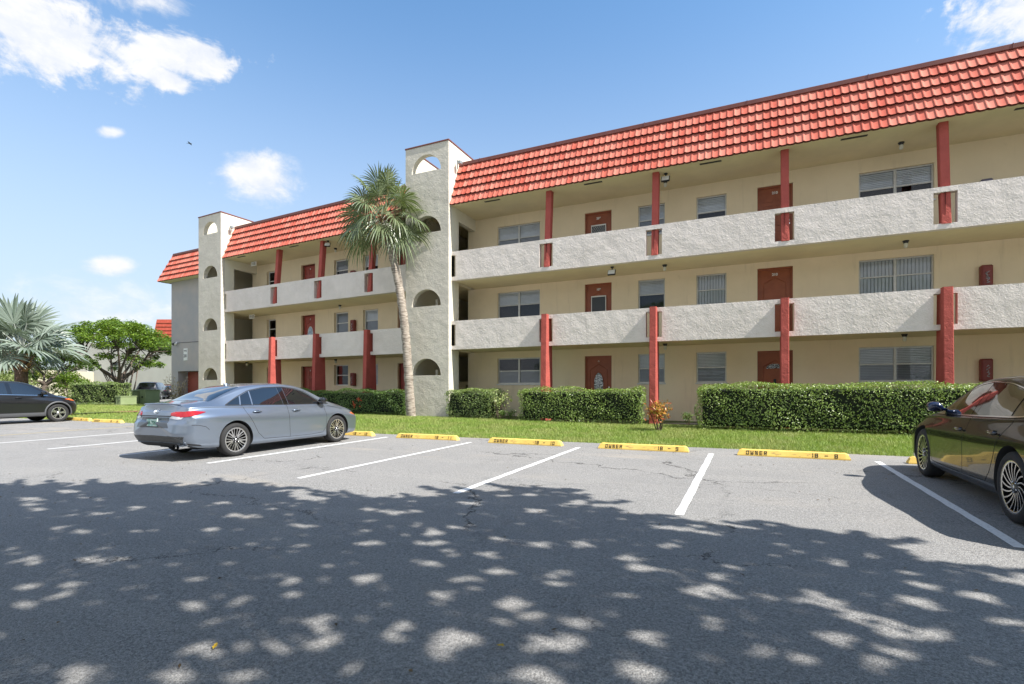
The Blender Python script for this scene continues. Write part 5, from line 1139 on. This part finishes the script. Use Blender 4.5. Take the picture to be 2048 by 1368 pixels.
for k in range(75):        # leafy twigs that reach out past the edge of the crown
    sx_ = random.uniform(-10, 3.0); sy_ = float(np.interp(sx_, *zip(*edge)))-random.uniform(.0, .25); a = random.choice((random.uniform(.0, .7), random.uniform(2.4, 3.14))); L = random.uniform(.3, .95); n_ = int(70*L)
    t_ = rng.random(n_); wv = .07*(1-t_*.6)*rng.normal(0, 1, n_); tx_.append(sx_+math.cos(a)*L*t_-math.sin(a)*wv+.05*np.sin(t_*5)); ty_.append(sy_+math.sin(a)*L*t_*.55+math.cos(a)*wv*.8+.07*t_*t_)
gx = np.concatenate([gx]+tx_); gy = np.concatenate([gy]+ty_)
zc = 5.35+rng.random(len(gx))**1.3*2.0+np.clip(1-((gx+5)**2/80+(gy+1)**2/50), 0, 1)*.9
P = np.c_[gx+.91*zc, gy-.10*zc, zc]
st = thing('shade_tree', 'wide spreading tree whose dappled shadow covers the near asphalt', 'tree', (2.6, -3.2, -.04))
V, F, a = leaf_quads(P, np.tile(tuple(SUN), (len(P), 1)), .135, .092); np_mesh('crown', V, F, M_FICUS, st, a)
m = MB(); m.smooth = True; f = Vector((2.4, -3.1, 3.4)); m.tube([(2.6, -3.2, -.2), (2.5, -3.15, 1.6), f], [.42, .33, .30], 16)
for k in range(11):
    a = 2*math.pi*k/11+.2; e = Vector((2.0+6.2*math.cos(a), -1.2+5.4*math.sin(a), 6.3+random.uniform(-.2, .5)))
    if e.y > 3.5: e.y = 3.5+random.uniform(-.3, .3)
    pts = catmull([tuple(f), tuple(f.lerp(e, .35)+Vector((random.uniform(-.3, .3), random.uniform(-.3, .3), .55))), tuple(f.lerp(e, .7)+Vector((random.uniform(-.3, .3), random.uniform(-.3, .3), .3))), tuple(e)], 5); m.tube(pts, list(np.linspace(.17, .035, len(pts))), 8)
    for q in range(6):
        s_ = Vector(pts[random.randint(6, len(pts)-1)]); d = Vector((random.uniform(-1.6, 1.6), random.uniform(-1.4, 1.0), random.uniform(.1, .7))); m.tube([s_, s_+d*.5+Vector((0, 0, .1)), s_+d], [.035, .022, .01], 5)
m.build('trunk', M_BARK, st)
# trees on the far side of the lot, behind the camera: they are what glass and paint mirror
for i, (x, y, h_, r_) in enumerate(((-20, -30, 9, 6), (0, -33, 8, 5.5), (22, -30, 9, 6), (30, -6, 8.5, 5))):
    tree('lot_tree', ('lot-side tree farthest left behind the camera', 'lot-side tree straight behind the camera', 'lot-side tree behind the camera to the right', 'lot-side tree to the right of the parked black sedan')[i], (x, y, -.2), h_, r_, M_DTREE, 60, 6000, .42, .6, .28, .3, 6, group='trees across the parking lot', cl=1.5)
# ------------------------------------------------------------------ wheel stops
M_YEL = mat('yellow_wheel_stop', (.86, .60, .15), .65, bump=(50, .3, .004, 'FBM'), var=(4.5, (.78, .52, .12), .15),
            extra=lambda t, b, co, c: t.put(b.inputs['Base Color'], t.mix(t.m('MULTIPLY', t.ramp(t.noise(t.vm('MULTIPLY', co, (2, 8, 8)), 3.2, 6, .7), .55, .64), .8), c, (.36, .24, .10))))
M_STEN = mat('black_stencil_paint', (.02, .018, .015), .8)
def stop_mesh():
    m = MB(); L = .915; n = 24; rows = []
    for i in range(n+1):
        x = -L+2*L*i/n; e = .03 if i in (0, n) else 0; zt = .118-.02*(1 if i in (0, n) else 0)+random.uniform(-.002, .002)
        rows.append([m.V(p) for p in ((x+0, -.082, 0), (x, -.080, .022), (x-e*np.sign(x), -.052, zt-.012), (x-e*np.sign(x), -.040, zt), (x-e*np.sign(x), .040, zt), (x-e*np.sign(x), .052, zt-.012), (x, .082, .02), (x, .082, 0))])
    for i in range(n):
        for k in range(8): m.F(rows[i][k], rows[i][(k+1) % 8], rows[i+1][(k+1) % 8], rows[i+1][k])
    m.F(*rows[0]); m.F(*rows[-1][::-1]); return m
def stencil(tx, H, Wd, s):
    # block stencil capitals and digits cut from straight bars
    SEG = {'A': (0, H-s, Wd, H), 'D': (0, 0, Wd, s), 'G': (0, H/2-s/2, Wd, H/2+s/2), 'F': (0, H/2+s*.35, s, H), 'E': (0, 0, s, H/2-s*.35), 'B': (Wd-s, H/2+s*.35, Wd, H), 'C': (Wd-s, 0, Wd, H/2-s*.35), 'I': (Wd/2-s/2, 0, Wd/2+s/2, H*.6)}
    L = {'O': 'ADFEBC', 'W': 'FEBCDI', 'N': 'FEBC/', 'E': 'ADGFE', 'R': 'ABFEG\\', '8': 'ABCDEFG', '9': 'ABCDFG', '0': 'ABCDEF', '1': 'BC', '2': 'ABGED', '6': 'AFEDCG', '7': 'ABC', '-': 'G', ' ': ''}
    m = MB(); pit = Wd+.026; x0 = -pit*len(tx)/2
    for i, ch in enumerate(tx):
        q = MB(); x = x0+i*pit
        for g in L[ch]:
            if g in SEG: a, b, c, d = SEG[g]; m.box(x+a, x+c, b-H/2, d-H/2, 0, .0025)
            elif g == '/': m.prism([(x+s, H/2), (x+s*1.9, H/2), (x+Wd-s, -H/2), (x+Wd-s*1.9, -H/2)], .0002, .0024, 'XY')
            else: m.prism([(x+Wd*.4, -s*.5), (x+Wd*.4+s*1.1, -s*.5), (x+Wd, -H/2), (x+Wd-s*1.1, -H/2)], .0002, .0024, 'XY')
    return m
proto = None; lean = math.atan2(.03, .085)
for (x, y, t1, t2, rz, lab) in ((.72, 10.76, 'OWNER', '18 - 8', 0, 'yellow wheel stop reading OWNER 18 - 8 nearest the black sedan'), (-2.0, 10.8, 'OWNER', '18 - 9', .01, 'yellow wheel stop lettered OWNER, second from the black sedan'),
        (-4.68, 10.85, 'OWNER', '18 - 10', -.02, 'yellow wheel stop lettered OWNER, third from the black sedan'), (-7.46, 11.0, 'OWNER', '18 - 11', 0, 'yellow wheel stop with worn lettering ending 18 - 11'),
        (-10.15, 11.05, '', '18 - 12', .01, 'yellow wheel stop ending 18 - 12 under the nose of the blue-grey sedan'), (3.36, 10.7, '', '', 0, 'yellow wheel stop hidden by the front wheel of the black sedan'),
        (-22.65, 11.55, 'OWNER', '18 - 16', .02, 'weathered yellow wheel stop alone on the left beside the SUV'), (-25.1, 11.75, '', '18 - 17', -.03, 'weathered yellow wheel stop at the front wheel of the SUV')):
    s_ = thing('wheel_stop', lab, 'wheel stop', (x, y, ground_z(x, y)+.002), 'yellow wheel stops', (0, 0, rz), local=True)
    if proto is None: pm = stop_mesh().build('block', M_YEL, s_, at=(0, 0, 0)); proto = pm
    else: pm = proto.copy(); COL.objects.link(pm); pm.parent = s_
    for tx, xo in ((t1, -.57), (t2, .52)):
        if tx:
            m = stencil(tx, .072, .050, .012); o = m.build('lettering', M_STEN, s_, at=(xo, -.0685, .060)); o.rotation_euler = (R(90)-lean, 0, 0)

# ------------------------------------------------------------------ lights, cabinets, signs on the building
def place(T, p): v = Vector(p); return (T @ v) if T else v
def ceiling_light(T, p, lab):
    q = place(T, p); t = thing('ceiling_light', lab, 'light', tuple(q), 'jelly-jar ceiling lights', local=True)
    m = MB(); m.smooth = True; m.lathe([(.001, 0), (.075, 0), (.075, -.02), (.055, -.05), (.055, -.075), (.001, -.075)], n=20); m.build('mount', M_BLACK, t, at=(0, 0, 0))
    m = MB(); m.smooth = True; m.lathe([(.05, -.075), (.052, -.15), (.042, -.185), (.02, -.20), (.0001, -.203)], n=20); m.build('glass_jar', M_BULB, t, at=(0, 0, 0))
for T, p, lab in ((T1, (-2.5, 17.55, 8.32), 'jar light on the top ceiling beside the floodlight'), (T1, (3.88, 17.6, 8.32), 'jar light on the top ceiling above the double window'), (T1, (-2.5, 17.4, 5.51), 'jar light on the middle ceiling right of the floodlight'), (T1, (3.94, 17.4, 5.51), 'jar light on the middle ceiling above the vertical-blind window'),
        (T1, (-2.5, 17.5, 2.93), 'jar light on the ground-floor ceiling by the bottom of a red column'), (T1, (3.9, 17.35, 2.93), 'jar light on the ground-floor ceiling above the double window'), (T2, (-19.4, 17.9, 8.32), 'jar light on the top ceiling of the left wing'), (T2, (-19.0, 17.8, 5.51), 'jar light on the middle ceiling of the left wing'),
        (T2, (-19.5, 18.0, 2.93), 'jar light on the ground ceiling of the left wing'), (T2, (-25.6, 17.5, 2.93), 'round white light beside the left stair opening')): ceiling_light(T, p, lab)
def floodlight(T, p, lab, yaw=0.):
    q = place(T, p); t = thing('floodlight', lab, 'floodlight', tuple(q), 'floodlights', (0, 0, yaw), local=True)
    m = MB(); m.smooth = True; m.lathe([(.001, 0), (.06, 0), (.055, -.03), (.02, -.05), (.02, -.10)], n=16); m.tube([(0, 0, -.09), (0, -.05, -.14)], .018, 8); m.build('bracket', M_BLACK, t, at=(0, 0, 0))
    m = MB(Matrix.Rotation(R(-25), 4, 'X')); m.box(-.13, .13, -.02, .05, -.32, -.12, .012); h = m.build('lamp_head', M_BLACK, t, at=(0, 0, 0))
    m = MB(Matrix.Rotation(R(-25), 4, 'X')); m.box(-.112, .112, -.026, -.0205, -.30, -.14); o = m.build('lens', M_CLEARW, h, at=(0, 0, 0))
M_CLEARW = mat('floodlight_lens', (.68, .68, .66), .25)
floodlight(T1, (-2.40, 16.95, 8.32), 'square black floodlight hanging above the top walkway beside a red column')
floodlight(T1, (-4.13, 16.95, 5.51), 'square black floodlight hanging above the middle walkway')
floodlight(T2, (-18.75, 16.85, 8.32), 'black floodlight by a red column on the top walkway of the left wing', .5)
def cabinet(T, p, mt, lab, rz=0.):
    q = place(T, p); t = thing('fire_cabinet', lab, 'cabinet', tuple(q), 'wall cabinets for fire extinguishers', (0, 0, rz), local=True)
    m = MB(); m.box(-.13, .13, -.19, 0, 0, .62, .03); m.build('case', mt, t, at=(0, 0, 0))
    m = MB(); m.box(-.095, .095, -.2, -.191, .06, .56, .004); d = m.build('cabinet_door', mt, t, at=(0, 0, 0))
    m = MB(); m.smooth = True
    for k in range(7):
        a = random.uniform(.1, .5); m.tube([(random.uniform(-.05, .05), -.203, .12+k*.045), (random.uniform(-.05, .05), -.205, .14+k*.05), (random.uniform(-.05, .05), -.203, .17+k*.04)], [.010, .014, .006], 5)
    m.build('extinguisher_view', mat('worn_silver_film', (.45, .48, .52), .3, .4), d, at=(0, 0, 0))
for fl, z, mt, lab in ((0, 1.63, M_FIRE, 'red wall cabinet on the ground floor behind the black sedan'), (1, 4.2, M_FIRE, 'dark red wall cabinet on the middle floor at the right edge'), (2, 6.56, M_PURPLE, 'violet-grey wall cabinet on the top floor at the right edge')): cabinet(T1, (5.93, YW, z), mt, lab)
for z, mt, lab in ((1.63, M_FIRE, 'red wall cabinet on the ground floor of the left wing'), (4.2, M_FIRE, 'red wall cabinet on the middle floor of the left wing'), (6.6, M_FIRE, 'red wall cabinet on the top floor of the left wing')): cabinet(T2, (-18.6, YW, z), mt, lab, -DEL)
def board(T, p, w_, h_, lines, lab, name, cat, group=None, rz=0.):
    q = place(T, p); t = thing(name, lab, cat, tuple(q), group, (0, 0, rz), local=True)
    m = MB(); m.box(-w_/2, w_/2, -.03, 0, 0, h_, .004); b_ = m.build('panel', M_WHITE, t, at=(0, 0, 0))
    for tx, sz, zz in lines: text_part(tx, sz, M_BLACK, b_, (0, -.032, zz), (R(90), 0, 0), 'lettering', .001, 1., .006)
board(T2, (-33.05, 18.5, 3.28), .42, .76, [('BLDG J', .10, .60), ('281', .26, .28)], 'white board with the building number on the grey end wall', 'number_sign', 'sign', None, -DEL)
board(T2, (-25.15, 17.6, 8.06), .44, .22, [('1132', .17, .11)], 'white number plate hanging at the top-floor stair opening', 'number_sign', 'sign', 'hanging number plates', -DEL)
board(T2, (-25.3, 17.6, 5.25), .42, .22, [('1112', .17, .11)], 'white number plate hanging at the middle-floor stair opening', 'number_sign', 'sign', 'hanging number plates', -DEL)
q = T2 @ Vector((-34.0, 18.5, 4.42)); t = thing('twin_floodlight', 'twin security light fixed to the grey end wall above the number board', 'floodlight', tuple(q), None, (0, 0, -DEL), local=True)
m = MB(); m.box(-.08, .08, -.05, 0, -.06, .06, .01); m.build('junction_box', M_WHITE, t, at=(0, 0, 0))
for s_ in (-1, 1):
    m = MB(); m.smooth = True; m.tube([(s_*.04, -.05, 0), (s_*.12, -.12, -.03), (s_*.16, -.2, -.13)], [.02, .05, .08], 12); m.build('lamp_head', M_WHITE if s_ > 0 else M_BLACK, t, at=(0, 0, 0))
# pigeon spikes / bracket where the mansard meets each tower
for T, x in ((T1, -10.05), (T2, -25.92)):
    q = place(T, (x, 16.75, 10.0)); t = thing('roof_bracket', ('old floodlight bracket at the roof corner of the right tower', 'old floodlight bracket at the roof corner of the left tower')[T is T2], 'bracket', tuple(q), None, (0, 0, 0), local=True)
    m = MB(); m.tube([(0, .1, -.2), (.05, 0, .1), (.18, 0, .02)], .02, 6); m.box(.10, .24, -.08, .06, -.08, .04, .01); m.build('arm', mat('grey_metal', (.30, .33, .34), .5, .4), t, at=(0, 0, 0))

# ------------------------------------------------------------------ background on the left
M_UTIL = mat('utility_green', (.27, .33, .17), .55, var=(2, (.23, .29, .14), .2))
M_UTILD = mat('utility_dark_green', (.06, .095, .05), .5)
def util(px0, px1, d, h, lab, mt=M_UTIL, dep=1.0):
    x0, y0 = DP(px0, d); x1, y1 = DP(px1, d); w_ = math.hypot(x1-x0, y1-y0); c = ((x0+x1)/2, (y0+y1)/2); t = thing('utility_box', lab, 'utility box', (*c, ground_z(*c)-.02), 'green utility boxes', (0, 0, math.atan2(y1-y0, x1-x0)-.35), local=True)
    m = MB(); m.box(-w_/2, w_/2, 0, dep, .06, h-.06, .015); m.build('cabinet', mt, t, at=(0, 0, 0)); m = MB(); m.box(-w_/2-.03, w_/2+.03, -.03, dep+.03, h-.058, h, .015); m.build('lid', mt, t, at=(0, 0, 0))
    m = MB(); m.box(-w_/2+.05, -w_/2+.07, -.012, -.002, .12, h-.12); m.box(-.01, .01, -.012, -.002, .12, h-.12); m.box(w_*.2, w_*.28, -.03, -.002, h*.45, h*.55); m.build('door_seam', M_GAP, t, at=(0, 0, 0))
    m = MB(); m.box(-w_/2-.12, w_/2+.12, -.12, dep+.12, -.06, .058); m.build('concrete_pad', MATS['walkway_concrete'], t, at=(0, 0, 0))
util(262, 296, 35, 1.02, 'large green transformer box nearest the building'); util(246, 260, 34.5, .98, 'narrower green utility box beside the large one'); util(228, 244, 33, .62, 'low green utility box at the hedge end')
# building across the grounds
M_FAR = mat('far_building_wall', (.33, .33, .31), .9, var=(.4, (.29, .29, .275), .2)); M_FARC = mat('far_cream_wall', (.55, .50, .38), .9)
def far_block(px0, px1, d, h, lab, wins, mt, depth=12, roof=None, red=None):
    x0, y0 = DP(px0, d); x1, y1 = DP(px1, d); w_ = math.hypot(x1-x0, y1-y0); t = thing('far_building', lab, 'building', (x0, y0, ground_z(x0, y0)-.1), None, (0, 0, math.atan2(y1-y0, x1-x0)), local=True)
    m = MB(); hs = [(a, a+b, c, c+e) for a, b, c, e in wins]; holed(m, 0, w_, 0, h, 0, hs, .15)
    m.quad((0, 0, 0), (0, 0, h), (0, depth, h), (0, depth, 0)); m.quad((w_, 0, 0), (w_, 0, h), (w_, depth, h), (w_, depth, 0)); m.quad((0, depth, 0), (0, depth, h), (w_, depth, h), (w_, depth, 0)); m.quad((0, 0, h), (w_, 0, h), (w_, depth, h), (0, depth, h))
    m.build('wall', mt, t, at=(0, 0, 0))
    for a, b, c, e in wins:
        m = MB(); m.box(a, a+b, .08, .14, c, c+e); f = m.build('window', M_WHF, t, at=(0, 0, 0)); m = MB(); m.box(a+.07, a+b-.07, .07, .0799, c+.07, c+e/2-.03); m.box(a+.07, a+b-.07, .07, .0799, c+e/2+.03, c+e-.07); m.build('window_pane', M_CARW, f, at=(0, 0, 0))
    if roof:
        a, b, z0, z1, lean_ = roof; m = MB(); m.prism([(a, z0), (b, z0), (b, z1), (a+lean_, z1)], -.5, .6, 'XZ')
        for k in range(5): m.box(a+.1+lean_*(k+.5)/5, b, -.56, -.5, z0+(z1-z0)*k/5, z0+(z1-z0)*k/5+.12)
        m.build('roof', M_TILE, t, at=(0, 0, 0))
    return t
far_block(153, 306, 72, 7.6, 'far grey three-storey block behind the spreading tree', [(1.5, .8, 3.5, 1.3), (3.0, .5, 4.0, .6), (4.9, .9, 3.7, 1.2)], M_FAR)
far_block(306, 352, 62, 7.2, 'far grey wing with a red mansard roof beside the end wall', [(2.25, .6, 1.8, 1.5)], M_FAR, roof=(.35, 3.6, 7.2, 9.4, .45))
far_block(-60, 20, 60, 3.6, 'low cream building at the left edge behind the silver palm', [(1., .9, 1.2, 1.1)], M_FARC)
far_block(82, 128, 130, 4.2, 'small white building in the distance left of the far hedge', [(1., 1., 1.2, 1.1)], MATS['white_paint'])
# two dark cars parked beyond the lawn: copies of the parked cars with all their parts
def copy_tree(o, parent=None):
    c = o.copy(); COL.objects.link(c); c.parent = parent
    for ch in list(o.children): copy_tree(ch, c)
    return c
for src, px, d, rz, lab in ((car3, 308, 47, 62, 'dark SUV seen from behind in the distance by the utility boxes'), (car2, 338, 50, 62, 'dark car half hidden behind the grey end wall')):
    c = copy_tree(src); x, y = DP(px, d); c.location = (x, y, ground_z(x, y)); r_ = (px-1024)/1026; c.rotation_euler = (0, 0, math.atan2(r_*SPS+CPS, r_*CPS-SPS)-.25); c['label'] = lab; c['group'] = 'cars parked beyond the lawn'
# distant ground beyond the lot: a service road
m = MB(); x0, y0 = DP(262, 37.5)
a = at(240, 38.5); b = at(420, 38.5); c_ = at(420, 52); d_ = at(240, 56)
m.quad((a[0], a[1], a[2]+.03), (b[0], b[1], b[2]+.03), (c_[0], c_[1], c_[2]+.05), (d_[0], d_[1], d_[2]+.05)); tag(m.build('service_road', M_ASPH), 'strip of asphalt beyond the lawn', kind='structure')
# bird
bd = sky_dir(379, 287)*60; t = thing('bird', 'small dark bird gliding high in the open sky', 'bird', (bd.x, bd.y, bd.z+CAMZ), None, (0, 0, .6), local=True)
m = MB(); m.smooth = True; m.tube([(-.16, 0, 0), (-.08, 0, .01), (.02, 0, .015), (.12, 0, .01), (.17, 0, .012), (.20, 0, .005)], [.006, .03, .045, .03, .026, .005], 8)
for s_ in (1, -1): m.prism([(.08, s_*.02), (.10, s_*.2), (.02, s_*.42), (-.03, s_*.2), (-.04, s_*.02)], .012, .02, 'XY')
m.prism([(-.14, -.015), (-.24, -.04), (-.24, .04), (-.14, .015)], .004, .01, 'XY'); m.build('body', mat('bird_dark', (.03, .03, .035), .7), t, at=(0, 0, 0))
# fallen leaves and grit
n = 170; px_ = rng.uniform(-11, 5, n); py_ = 1.2+rng.random(n)*10; P = np.c_[px_, py_, [ground_z(a, b)+.008 for a, b in zip(px_, py_)]]
N = np.tile((0, 0, 3.), (n, 1)); V, F, a = leaf_quads(P, N, .04, .018); V[:, 2] = np.maximum(V[:, 2], np.repeat(P[:, 2], 4)-.004)
tag(np_mesh('fallen_leaves', V, F, leaf_mat('dead_leaves', (.05, .03, .02), (.20, .13, .06), .8, .05), None, a), 'scattered small brown leaves and grit on the asphalt', kind='stuff')
for px, py, col in ((1000, 1296, 0), (432, 1297, 1)):
    x, y = gp(px, py); P = np.array([(x, y, ground_z(x, y)+.014)]*3)+rng.normal(0, .006, (3, 3))*np.array((1, 1, .2)); V, F, a = leaf_quads(P, np.tile((0, 0, 4.), (3, 1)), .034, .026, np.full(3, .5))
    o = np_mesh('fallen_leaf', V, F, MATS['yellow_leaf'] if 'yellow_leaf' in MATS else leaf_mat('yellow_leaf', (.55, .36, .03), (.60, .40, .04), .6, .1), None, a); tag(o, ('bright yellow fallen leaf on the shaded asphalt near the bottom centre', 'yellow fallen leaf at the edge of a sunlit patch on the left')[[1000, 432].index(px)], 'leaf', 'yellow fallen leaves')
